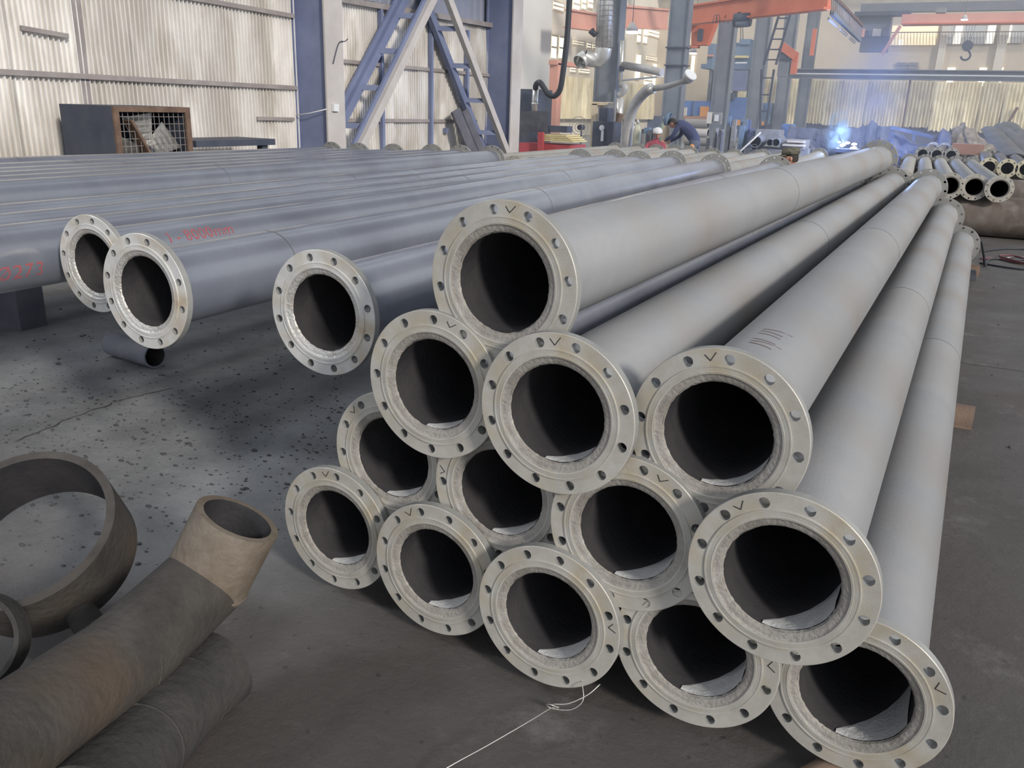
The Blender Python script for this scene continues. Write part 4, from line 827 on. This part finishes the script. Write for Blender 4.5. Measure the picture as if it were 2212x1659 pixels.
# runway beam across the right side, on a post
zt = PY(1900, 150, 45).z; zb = PY(1900, 172, 45).z; xa = PY(1700, 160, 45).x; xb = 9
thing_from('runway_beam', 'dark steel runway beam crossing the right half in front of the end wall', 'beam', ((xa + xb) / 2, 45, zb), [('top_flange', 'steel_grey', lambda b: bx(b, (xa, 44.85, zt - .04), (xb, 45.15, zt))), ('web', 'steel_grey', lambda b: bx(b, (xa, 44.98, zb), (xb, 45.02, zt))), ('bottom_flange', 'steel_grey', lambda b: bx(b, (xa, 44.85, zb), (xb, 45.15, zb + .04))), ('pale_rail', 'white', lambda b: bx(b, (xa, 44.82, (zt + zb) / 2 - .03), (xb, 44.86, (zt + zb) / 2 + .02)))])
bm = bmesh.new(); xx = PY(1955, 240, 45).x; bx(bm, (xx - .04, 44.96, 0), (xx + .04, 45.04, zb)); tag(finish('thin_post', bm, 'rust'), 'thin dark post under the runway beam', 'post')
thing_from('orange_bracket', 'orange steel bracket arm standing at the end of the runway beam', 'crane', tuple(PY(1712, 160, 43)), [('arm', 'orange', lambda b: bar(b, PY(1687, 98, 43), PY(1720, 122, 43), .3, .36)), ('leg', 'orange', lambda b: rb(b, 1709, 118, 1721, 160, 43, .3)), ('gearbox', 'dark', lambda b: rb(b, 1684, 112, 1708, 128, 42.9, .4)), ('housing', 'steel_grey', lambda b: rb(b, 1680, 128, 1704, 165, 43, .5)), ('small_leg', 'orange', lambda b: rb(b, 1752, 62, 1760, 120, 46, .2))])
def ladder(lab, p0, p1, q0, q1, n, Y0):
    root = empty('lattice_ladder', lab, 'ladder', p0); inv = -Vector(p0)
    for a, b in ((p0, p1), (q0, q1)): bm = bmesh.new(); bar(bm, a + inv, b + inv, .08, .08); finish('rail', bm, 'dark', root)
    for i in range(n): bm = bmesh.new(); t = (i + .5) / n; bar(bm, p0.lerp(p1, t) + inv, q0.lerp(q1, t) + inv, .05, .05); finish('rung', bm, 'dark', root)
ladder('dark lattice of crossing struts between the sixth and seventh columns', PY(1650, 140, 36), PY(1684, 28, 36), PY(1676, 140, 36), PY(1708, 28, 36), 5, 36)
ladder('lower dark lattice narrowing to a foot between the sixth and seventh columns', Vector((PY(1653, 222, 36).x, 36, 0)), PY(1645, 150, 36), Vector((PY(1659, 222, 36).x, 36, 0)), PY(1672, 150, 36), 5, 36)
# walkway with balusters
wa, wb = PY(1797, -12, 24), PY(1862, 55, 33); la, lb = PY(1797, 28, 24), PY(1858, 88, 33)
root = empty('walkway_railing', 'high walkway railing with vertical bars at the upper right', 'railing', la); inv = -la
bm = bmesh.new(); bar(bm, wa + inv, wb + inv, .08, .08); finish('handrail', bm, 'rust', root); bm = bmesh.new(); bar(bm, la + inv, lb + inv, .10, .10); finish('deck', bm, 'steel_grey', root)
for i in range(20): t = i / 19; bm = bmesh.new(); bar(bm, la.lerp(lb, t) + inv, wa.lerp(wb, t) + inv, .035, .035); finish('baluster', bm, 'girt', root)
for i in range(3): t = .05 + i * .33; bm = bmesh.new(); bar(bm, la.lerp(lb, t) + inv + Vector((-.1, -.1, -.1)), la.lerp(lb, t + .24) + inv + Vector((-.1, -.1, -.1)), .05, .07); finish('strip_light', bm, 'cream', root)
# overhead crane at far right with hook block
thing_from('overhead_crane', 'faded red overhead crane girder spanning the far end at the upper right', 'crane', tuple(PY(2050, 38, 50)), [('girder', 'pink', lambda b: rb(b, 1948, 27, 2400, 47, 50, .8)), ('girder_flange', 'orange', lambda b: rb(b, 1948, 47, 2400, 50, 49.9, 1.0)), ('diagonal', 'pink', lambda b: bar(b, PY(1945, 56, 50), PY(1905, 118, 50), .15, .15)), ('trolley', 'greybox', lambda b: rb(b, 2022, 16, 2043, 27, 50, .8)), ('upper_girder', 'steel_grey', lambda b: rb(b, 1860, 2, 2400, 22, 52, .6))])
thing_from('crane_cabin', 'mauve-grey crane machinery block at the left end of the faded overhead girder', 'crane', tuple(PY(1885, 60, 51)), [('housing', 'steel_grey', lambda b: rb(b, 1852, 34, 1922, 78, 51, 1.0)), ('ledge', 'dark', lambda b: rb(b, 1846, 24, 1965, 33, 50.6, 1.0)), ('panel', 'cream', lambda b: rb(b, 1885, 62, 1903, 78, 50.9, .1)), ('lower_frame', 'steel_grey', lambda b: rb(b, 1858, 78, 1918, 112, 51.2, .6)), ('red_plate', 'pink', lambda b: rb(b, 1862, 62, 1868, 80, 50.9, .1)), ('panel', 'dark', lambda b: rb(b, 1868, 66, 1876, 76, 50.9, .1))])
hk = PY(2090, 99, 48)
def hook(b):
    c = PY(2086, 120, 48); sweep(b, [c + Vector((.20 * math.cos(t), 0, .20 * math.sin(t))) for t in [-PI * .95 + k * 1.35 * PI / 10 for k in range(11)]], [.05] * 9 + [.03, .015], 8)
    sweep(b, [PY(2089, 104, 48), c + Vector((.17, 0, .10))], .045, 8)
thing_from('crane_hook', 'crane hook block hanging on ropes at the upper right', 'hook', tuple(hk), [('block', 'dark', lambda b: sweep(b, [hk + Vector((0, -.12, 0)), hk + Vector((0, .12, 0))], .24, 20)), ('hook', 'dark', hook)] + [('rope', 'dark', (lambda k: lambda b: sweep(b, [PY(2084 + 3.2 * k, 97, 48), PY(2089 + 7 * k, 47, 50.2)], .012, 4))(k)) for k in range(4)])
def hlamp(lab, px, py, Y, r, e):
    c = PY(px, py, Y); thing_from('high_bay_lamp', lab, 'lamp', tuple(c), [('shade', 'steel_lit', lambda b: sweep(b, [c + Vector((0, 0, r * .3)), c + Vector((0, 0, r)), c + Vector((0, 0, r * 1.6))], [r, r * .7, r * .25], 20)), ('lens', 'lamp', lambda b: sweep(b, [c, c + Vector((0, 0, r * .28))], [r * .85, r * .95], 20)), ('suspension_rod', 'girt', lambda b: sweep(b, [c + Vector((0, 0, r * 1.5)), Vector((c.x, c.y, 8.8))], .012, 5))])
hlamp('glowing high bay lamp right of the third column', 1365, 72, 27, .20, 9); hlamp('small glowing lamp beneath the overhead crane at the upper right', 2083, 44, 49, .16, 5); hlamp('white oval lamp right of the fourth column', 1497, 117, 36, .16, 3)

# ---- scrap heap and rubble at the far right
def crumple(name, lab, poly, Y, dep, m, amp, sd, cat='scrap', n=26):
    """poly: (px, ytop, ybottom) samples; a thick crumpled body between top and bottom lines"""
    bm = bmesh.new(); F = []; nv = 7
    poly = [(a, b, PZ(a, b, 0) and c) for a, b, c in poly]
    def samp(t):
        s = t * (len(poly) - 1); i = min(int(s), len(poly) - 2); f = s - i; return [poly[i][k] * (1 - f) + poly[i + 1][k] * f for k in range(3)]
    for side in (0, 1):
        rows_ = []
        for i in range(n + 1):
            px, yt, yb = samp(i / n); r_ = []
            for j in range(nv + 1):
                v = j / nv; bul = math.sin(PI * v); yy = Y + (side * 2 - 1) * dep * (.25 + .75 * bul) * .5
                p = PY(px, yt, Y); p.z = p.z * (1 - v) if v < 1 else 0; p.y = yy
                q = Vector((px * .07 + sd, v * 3, side * 5)); p += Vector((noise.noise(q), noise.noise(q + Vector((9, 0, 0))) * 1.6, noise.noise(q + Vector((0, 9, 0))) * (.6 if j else 1))) * amp
                if p.z < 0: p.z = 0
                r_.append(bm.verts.new(p))
            rows_.append(r_)
        F.append(rows_)
    for s in (0, 1):
        for i in range(n):
            for j in range(nv):
                q = (F[s][i][j], F[s][i + 1][j], F[s][i + 1][j + 1], F[s][i][j + 1]); bm.faces.new(q if s == 0 else q[::-1])
    for i in range(n):
        for j in (0, nv): bm.faces.new((F[0][i][j], F[1][i][j], F[1][i + 1][j], F[0][i + 1][j]))
    for i in (0, n):
        for j in range(nv): bm.faces.new((F[0][i][j], F[0][i][j + 1], F[1][i][j + 1], F[1][i][j]))
    bmesh.ops.recalc_face_normals(bm, faces=bm.faces[:]); o = finish(name, bm, m); return tag(o, lab, cat)
crumple('crumpled_sheet', 'long crumpled blue steel sheet sagging behind the far flanges', [(1925, 274, 300), (1945, 285, 316), (1965, 305, 330), (1990, 315, 335), (2015, 306, 334), (2030, 285, 330), (2038, 276, 328), (2046, 284, 330), (2056, 300, 332)], 28, .7, 'scrap', .07, 2)
crumple('crumpled_sheet', 'blue-grey heap of bent steel plates behind the welding smoke', [(1706, 272, 330), (1730, 276, 330), (1770, 280, 330), (1810, 276, 330), (1850, 277, 330), (1872, 272, 330), (1884, 258, 330), (1896, 272, 330), (1925, 274, 330), (1940, 290, 330)], 31, .9, 'scrap', .09, 4, n=40)
bm = bmesh.new(); bar(bm, PY(1925, 275, 27.6), PY(2016, 296, 27.6), .06, .10); bar(bm, PY(1975, 289, 27.6), PY(1974, 304, 27.6), .07, .07); tag(finish('bent_bar', bm, 'scrap'), 'straight dark bar bridging the dip of the crumpled blue sheet', 'bar')
crumple('rubble_heap', 'brown-grey heap of rubble left of the torn grey plates', [(2040, 296, 330), (2055, 284, 330), (2070, 273, 330), (2080, 267, 330), (2092, 271, 330), (2106, 283, 330), (2120, 300, 332), (2140, 312, 336), (2160, 318, 340)], 29, 1.6, 'rubble', .16, 7, n=44)
pl = [((2140, 279), (2195, 338)), ((2152, 284), (2212, 345)), ((2165, 272), (2232, 340)), ((2178, 268), (2250, 335)), ((2190, 282), (2262, 345))]
for i, ((x0, y0), (x1, y1)) in enumerate(pl):
    a, b = PY(x0, y0, 26.5 + .3 * i), PY(x1, y1, 23.5 + .3 * i); b.z = max(b.z, .2); bm = bmesh.new(); d = (b - a); n = 9; s = Vector((d.y, -d.x, 0)).normalized(); prev = None
    for k in range(n + 1):
        q = []
        for j in range(5):
            c = a + d * (k / n) + s * ((j - 2) * .13) + Vector((0, 0, .07 * math.cos((j - 2) * .9) + .03 * noise.noise(Vector((k * .7, j * .9, i * 3)))))
            if k == 0: c += d.normalized() * random.uniform(-.12, .12)
            q.append(bm.verts.new(c))
        if prev:
            for j in range(4): bm.faces.new((prev[j], q[j], q[j + 1], prev[j + 1]))
        prev = q
    bmesh.ops.solidify(bm, geom=bm.faces[:], thickness=.03)
    tag(finish('torn_plate', bm, 'scrap2'), 'torn curved grey steel plate, %s in the leaning bundle at the right edge' % ('first from left', 'second from left', 'middle', 'fourth from left', 'rightmost')[i], 'steel plate', 'torn plates at the right edge')
rbox('rust_red_plate', 'rust-red flat block standing behind the right-hand pipe row', 'steel plate', 2056, 311, 2126, 334, 24.5, .25, 'brick')
# bright hollow in the torn fence far right
bm = bmesh.new(); bar(bm, PY(2198, 232, 56.75), PY(2140, 328, 56.6), .10, .14); tag(finish('bent_strut', bm, 'rust'), 'dark bent strut leaning over the torn fence at the far right', 'strut')

# ================================================================== PEOPLE
def skin_body(name, J, E, parent, mats, pick, sub=2, root_i=0):
    me = bpy.data.meshes.new(name); me.from_pydata([j[0] for j in J], E, []); o = bpy.data.objects.new(name, me); COL.objects.link(o)
    o.modifiers.new('skin', 'SKIN'); sv = me.skin_vertices[0].data
    for i, j in enumerate(J): r = j[1]; sv[i].radius = r if isinstance(r, tuple) else (r, r)
    for i in range(len(J)): sv[i].use_root = (i == root_i)
    s = o.modifiers.new('sub', 'SUBSURF'); s.levels = sub; s.render_levels = sub
    dg = bpy.context.evaluated_depsgraph_get(); m2 = bpy.data.meshes.new_from_object(o.evaluated_get(dg)); bpy.data.objects.remove(o)
    m2.name = name; m2.materials.clear()
    for k in mats: m2.materials.append(M[k])
    for p in m2.polygons: p.use_smooth = True; p.material_index = pick(p.center)
    return link(name, m2, parent)
def hand(bm, w_, d, up, s=1):
    w_, d, up = Vector(w_), Vector(d).normalized(), Vector(up).normalized(); side = d.cross(up).normalized()
    sweep(bm, [w_, w_ + d * .04, w_ + d * .085], [.026, .036, .034], 8)
    for i, L in enumerate((.060, .070, .066, .052)):
        o = w_ + d * .08 + side * ((i - 1.5) * .019); sweep(bm, [o, o + d * L * .5 - up * .006, o + d * L * .85 - up * .024], [.0095, .0088, .007], 6)
    o = w_ + d * .03 + side * -.035; sweep(bm, [o, o - side * .03 + d * .025, o - side * .034 + d * .055], [.011, .010, .008], 6)
def head(parent, c, fwd, up, m_hair='hair'):
    c, f, u = Vector(c), Vector(fwd).normalized(), Vector(up).normalized(); s = f.cross(u).normalized(); u = s.cross(f)
    R = Matrix(((s.x, f.x, u.x, c.x), (s.y, f.y, u.y, c.y), (s.z, f.z, u.z, c.z), (0, 0, 0, 1)))
    bm = bmesh.new(); bmesh.ops.create_uvsphere(bm, u_segments=24, v_segments=18, radius=.1)
    for v in bm.verts:
        x, y_, z = v.co; z2 = z * 1.2; k = 1 - .28 * max(0, -z / .1); v.co = Vector((x * .78 * k, y_ * .98 * (1 - .12 * max(0, -z / .1)), z2))
    bmesh.ops.create_cone(bm, segments=8, radius1=.016, radius2=.007, depth=.045, cap_ends=True, matrix=Matrix.Translation((0, .10, -.012)) @ Matrix.Rotation(.35, 4, 'X'))
    for sx in (-1, 1): bmesh.ops.create_uvsphere(bm, u_segments=8, v_segments=8, radius=.022, matrix=Matrix.Translation((sx * .08, -.005, -.008)) @ Matrix.Diagonal((.4, .8, 1.3, 1)))
    bmesh.ops.create_uvsphere(bm, u_segments=8, v_segments=6, radius=.018, matrix=Matrix.Translation((0, .084, -.06)) @ Matrix.Diagonal((1.4, .4, .35, 1)))
    bmesh.ops.transform(bm, matrix=R, verts=bm.verts[:]); finish('head', bm, 'skin', parent, True)
    bm = bmesh.new()
    for sx in (-1, 1): bmesh.ops.create_uvsphere(bm, u_segments=8, v_segments=6, radius=.010, matrix=R @ Matrix.Translation((sx * .032, .088, .012)))
    finish('eyes', bm, 'ink', parent, True)
    bm = bmesh.new(); bmesh.ops.create_uvsphere(bm, u_segments=20, v_segments=14, radius=.106)
    for v in list(bm.verts):
        if v.co.z < (.02 if v.co.y > 0 else -.05): bm.verts.remove(v)
    for v in bm.verts: v.co = Vector((v.co.x * .80, v.co.y * .99, v.co.z * 1.2))
    bmesh.ops.transform(bm, matrix=R, verts=bm.verts[:]); finish('hair', bm, m_hair, parent, True)
    return R
# bending worker in navy with a raised welding helmet; faces left (-X), leans forward
wx, wy = PY(1493, 300, 20).x, 20.0
root = empty('person', 'worker in navy bending forward, welding helmet on his head, orange cloth at his side', 'person', (wx, wy, 0))
J = [((.10, 0, .86), .15), ((-.02, 0, 1.02), .15), ((-.18, 0, 1.14), .17), ((-.30, 0, 1.20), (.10, .12)), ((-.38, 0, 1.20), .055),
     ((.10, -.10, .80), .10), ((.02, -.12, .46), .075), ((.12, -.12, .08), .05), ((.0, -.12, .045), .045),
     ((.12, .10, .80), .10), ((.10, .12, .46), .075), ((.22, .12, .08), .05), ((.10, .12, .045), .045),
     ((-.26, -.20, 1.16), .07), ((-.36, -.26, .92), .05), ((-.58, -.20, .80), .036),
     ((-.26, .20, 1.16), .07), ((-.34, .26, .92), .05), ((-.56, .18, .78), .036)]
Ed = [(0, 1), (1, 2), (2, 3), (3, 4), (0, 5), (5, 6), (6, 7), (7, 8), (0, 9), (9, 10), (10, 11), (11, 12), (2, 13), (13, 14), (14, 15), (2, 16), (16, 17), (17, 18)]
skin_body('body', J, Ed, root, ['navy', 'trouser', 'skin'], lambda c: 1 if c.z < .84 and c.x > -.15 else (2 if c.x < -.55 or (c.x < -.40 and c.z > 1.1) else 0))
bm = bmesh.new(); hand(bm, (-.58, -.20, .80), (-.8, .1, -.5), (0, 0, 1)); hand(bm, (-.56, .18, .78), (-.8, -.1, -.5), (0, 0, 1)); finish('hands', bm, 'skin', root, True)
Rh = head(root, (-.47, 0, 1.20), (-.75, 0, -.65), (-.65, 0, .75))
bm = bmesh.new(); bmesh.ops.create_uvsphere(bm, u_segments=20, v_segments=12, radius=.135)
for v in list(bm.verts):
    if v.co.y < -.02 or v.co.z < -.10: bm.verts.remove(v)
bmesh.ops.solidify(bm, geom=bm.faces[:], thickness=.008); bmesh.ops.transform(bm, matrix=Rh @ Matrix.Translation((0, .03, .11)) @ Matrix.Rotation(.9, 4, 'X') @ Matrix.Diagonal((.85, 1.05, 1.3, 1)), verts=bm.verts[:]); finish('welding_helmet', bm, 'teal', root, True)
bm = bmesh.new(); bmesh.ops.create_uvsphere(bm, u_segments=10, v_segments=8, radius=.11, matrix=Matrix.Translation((.10, -.22, .62)) @ Matrix.Diagonal((.7, .5, 1.3, 1))); finish('orange_cloth', bm, 'orangebox', root, True)
# crouching worker in maroon with a white cap
wx, wy = PY(1418, 312, 19.6).x, 19.6
root = empty('person', 'worker crouching low in maroon jacket and white cap, left of the tan gas cylinder', 'person', (wx, wy, 0))
J = [((.05, 0, .36), .15), ((.02, 0, .52), .15), ((-.03, 0, .68), .17), ((-.02, 0, .80), .09), ((.02, -.02, .86), .055),
     ((.0, -.14, .34), .10), ((-.06, -.40, .50), .075), ((.0, -.32, .07), .05), ((-.02, -.44, .045), .045),
     ((.14, -.10, .34), .10), ((.22, -.36, .50), .075), ((.16, -.28, .07), .05), ((.18, -.42, .045), .045),
     ((-.20, -.02, .70), .07), ((-.24, -.20, .52), .05), ((-.10, -.38, .46), .036),
     ((.18, -.02, .70), .07), ((.26, -.20, .54), .05), ((.18, -.40, .50), .036)]
skin_body('body', J, Ed, root, ['maroon', 'trouser', 'skin'], lambda c: 1 if c.z < .36 or (c.y < -.16 and c.z < .44) else (2 if c.z > .85 else 0))
bm = bmesh.new(); hand(bm, (-.10, -.38, .46), (.2, -.8, -.3), (0, 0, 1)); hand(bm, (.18, -.40, .50), (-.1, -.8, -.3), (0, 0, 1)); finish('hands', bm, 'skin', root, True)
Rh = head(root, (.03, -.06, .96), (.35, -.85, -.35), (0, -.2, 1))
bm = bmesh.new(); bmesh.ops.create_uvsphere(bm, u_segments=20, v_segments=12, radius=.115)
for v in list(bm.verts):
    if v.co.z < .0: bm.verts.remove(v)
bmesh.ops.solidify(bm, geom=bm.faces[:], thickness=.006); bmesh.ops.transform(bm, matrix=Rh @ Matrix.Translation((0, 0, .035)), verts=bm.verts[:]); finish('cap', bm, 'white', root, True)
# worker with a camouflage cap seen over the top pipe; sits low facing left
wx, wy = -2.08, 11.7
root = empty('person', 'worker in a camouflage cap, only his head showing above the topmost pipe', 'person', (wx, wy, 0))
zs = PY(1714, 343, 11.7).z + .01
dz = zs - .99
J = [((.12, 0, .42), .15), ((.08, 0, .56), .15), ((.02, 0, .70), .17), ((-.02, 0, .82 + dz), .09), ((-.02, 0, .90 + dz), .055),
     ((.10, -.12, .36), .10), ((-.30, -.16, .42), .075), ((-.22, -.16, .07), .05), ((-.36, -.16, .045), .045),
     ((.10, .12, .36), .10), ((-.30, .16, .42), .075), ((-.22, .16, .07), .05), ((-.36, .16, .045), .045),
     ((.02, -.21, .74), .07), ((-.06, -.26, .50), .05), ((-.28, -.20, .46), .036),
     ((.02, .21, .74), .07), ((-.06, .26, .50), .05), ((-.28, .20, .46), .036)]
skin_body('body', J, Ed, root, ['camo', 'trouser', 'skin'], lambda c: 1 if c.z < .46 else (2 if c.z > .86 + dz else 0))
bm = bmesh.new(); hand(bm, (-.28, -.20, .46), (-.9, .1, -.2), (0, 0, 1)); hand(bm, (-.28, .20, .46), (-.9, -.1, -.2), (0, 0, 1)); finish('hands', bm, 'skin', root, True)
Rh = head(root, (-.03, 0, zs), (-.92, -.25, -.12), (0, 0, 1))
bm = bmesh.new(); bmesh.ops.create_cone(bm, segments=28, radius1=.108, radius2=.098, depth=.085, cap_ends=True, matrix=Matrix.Translation((0, -.005, .085)) @ Matrix.Diagonal((.92, 1.08, 1, 1)))
bmesh.ops.bevel(bm, geom=[e for e in bm.edges if all(v.co.z > .12 for v in e.verts)], offset=.015, segments=3, affect='EDGES')
n = 14; vs = []
for k in range(n + 1):
    t = PI * (.10 + .80 * k / n); vs.append([bm.verts.new((.088 * math.cos(t), .108 * math.sin(t), .050)), bm.verts.new((.092 * math.cos(t), .02 + .175 * math.sin(t), .036)), bm.verts.new((.092 * math.cos(t), .02 + .175 * math.sin(t), .029)), bm.verts.new((.088 * math.cos(t), .108 * math.sin(t), .043))])
for k in range(n):
    for j in range(4): bm.faces.new((vs[k][j], vs[k + 1][j], vs[k + 1][(j + 1) % 4], vs[k][(j + 1) % 4]))
bmesh.ops.recalc_face_normals(bm, faces=bm.faces[:]); bmesh.ops.transform(bm, matrix=Rh, verts=bm.verts[:]); finish('camouflage_cap', bm, 'camo', root, True)
bm = bmesh.new(); bx(bm, (wx - .05, wy - .2, 0), (wx + .32, wy + .2, .27)); tag(finish('work_stool', bm, 'rust'), 'low rusty seat block under the worker in the camouflage cap', 'seat')

# ================================================================== WELDING ARC AND SMOKE
wc = PY(1822, 312, 20.5)
root = empty('welding_work', 'brilliant white welding spot with glowing metal, beside the blue smoke', 'welding', wc)
bm = bmesh.new(); bmesh.ops.create_icosphere(bm, subdivisions=2, radius=.035); finish('arc', bm, 'spark', root, True)
for i in range(9):
    bm = bmesh.new(); bmesh.ops.create_icosphere(bm, subdivisions=1, radius=random.uniform(.02, .05), matrix=Matrix.Translation((random.uniform(-.22, .26), random.uniform(-.05, .1), random.uniform(-.12, .06))) @ Matrix.Diagonal((1.6, 1, .8, 1))); finish('hot_fragment', bm, 'spatter', root)
bm = bmesh.new(); sweep(bm, [(-.13, 0, .22), (-.03, 0, .08), (.04, 0, -.06)], .012, 6); finish('electrode', bm, 'dark', root)
rbox('welding_bench', 'dark work block carrying the welding spot behind the top pipe', 'bench', 1800, 322, 1850, 330, 20.3, .7, 'scrap', foot='scrap')
point('welding_arc_light', wc + Vector((.0, -.22, .12)), 45, (.42, .60, 1), .08)
point('welding_arc_glow', wc + Vector((.1, 4.5, .9)), 500, (.35, .5, 1), .3)
def volume(name, label, c, dims, dens, col, noise_scale, spher=True):
    m = bpy.data.materials.new(name); m.use_nodes = True; nt = m.node_tree; N = nt.nodes; L = nt.links; N.remove(N['Principled BSDF'])
    vs_ = N.new('ShaderNodeVolumePrincipled'); vs_.inputs['Color'].default_value = (*col, 1); vs_.inputs['Anisotropy'].default_value = .2; L.new(vs_.outputs[0], N['Material Output'].inputs['Volume'])
    tc = N.new('ShaderNodeTexCoord'); nz = N.new('ShaderNodeTexNoise'); nz.inputs['Scale'].default_value = noise_scale; nz.inputs['Detail'].default_value = 4; L.new(tc.outputs['Object'], nz.inputs[0])
    r = N.new('ShaderNodeMapRange'); r.inputs[1].default_value = .42; r.inputs[2].default_value = .62; r.inputs[3].default_value = 0; r.inputs[4].default_value = dens; L.new(nz.outputs[0], r.inputs[0])
    ln = N.new('ShaderNodeVectorMath'); ln.operation = 'LENGTH'; dv = N.new('ShaderNodeVectorMath'); dv.operation = 'DIVIDE'; dv.inputs[1].default_value = [d for d in dims]; L.new(tc.outputs['Object'], dv.inputs[0]); L.new(dv.outputs[0], ln.inputs[0])
    fo = N.new('ShaderNodeMapRange'); fo.inputs[1].default_value = 1; fo.inputs[2].default_value = .35; L.new(ln.outputs['Value'], fo.inputs[0]); mu = N.new('ShaderNodeMath'); mu.operation = 'MULTIPLY'; L.new(r.outputs[0], mu.inputs[0]); L.new(fo.outputs[0], mu.inputs[1]); L.new(mu.outputs[0], vs_.inputs['Density'])
    bm = bmesh.new(); bmesh.ops.create_icosphere(bm, subdivisions=3, radius=1, matrix=Matrix.Diagonal((*dims, 1))); o = finish(name, bm, m); o.location = c; o['kind'] = 'stuff'; return tag(o, label, 'smoke')
volume('smoke', 'pale blue welding smoke rising beside the bright welding spot', wc + Vector((-.17, .1, .26)), (.30, .35, .55), 9, (.70, .86, 1), 5)
volume('smoke', 'faint bluish smoke cloud drifting high above the welding spot', wc + Vector((.25, .8, 1.5)), (1.0, 1.2, 1.9), .55, (.50, .62, 1), 1.1)

def haze(x0, y0, z0, x1, y1, z1, dens):
    m = bpy.data.materials.new('workshop_haze'); m.use_nodes = True; nt = m.node_tree; N = nt.nodes; N.remove(N['Principled BSDF'])
    v = N.new('ShaderNodeVolumeScatter'); v.inputs['Color'].default_value = (.93, .95, 1, 1); v.inputs['Density'].default_value = dens; v.inputs['Anisotropy'].default_value = .3
    nt.links.new(v.outputs[0], N['Material Output'].inputs['Volume'])
    bm = bmesh.new(); bx(bm, (x0, y0, z0), (x1, y1, z1)); o = finish('haze', bm, m); o['kind'] = 'stuff'; tag(o, 'thin pale haze hanging in the far half of the workshop', 'haze')
haze(-19.3, 13.5, .005, 14, 56.5, 8.7, .009)
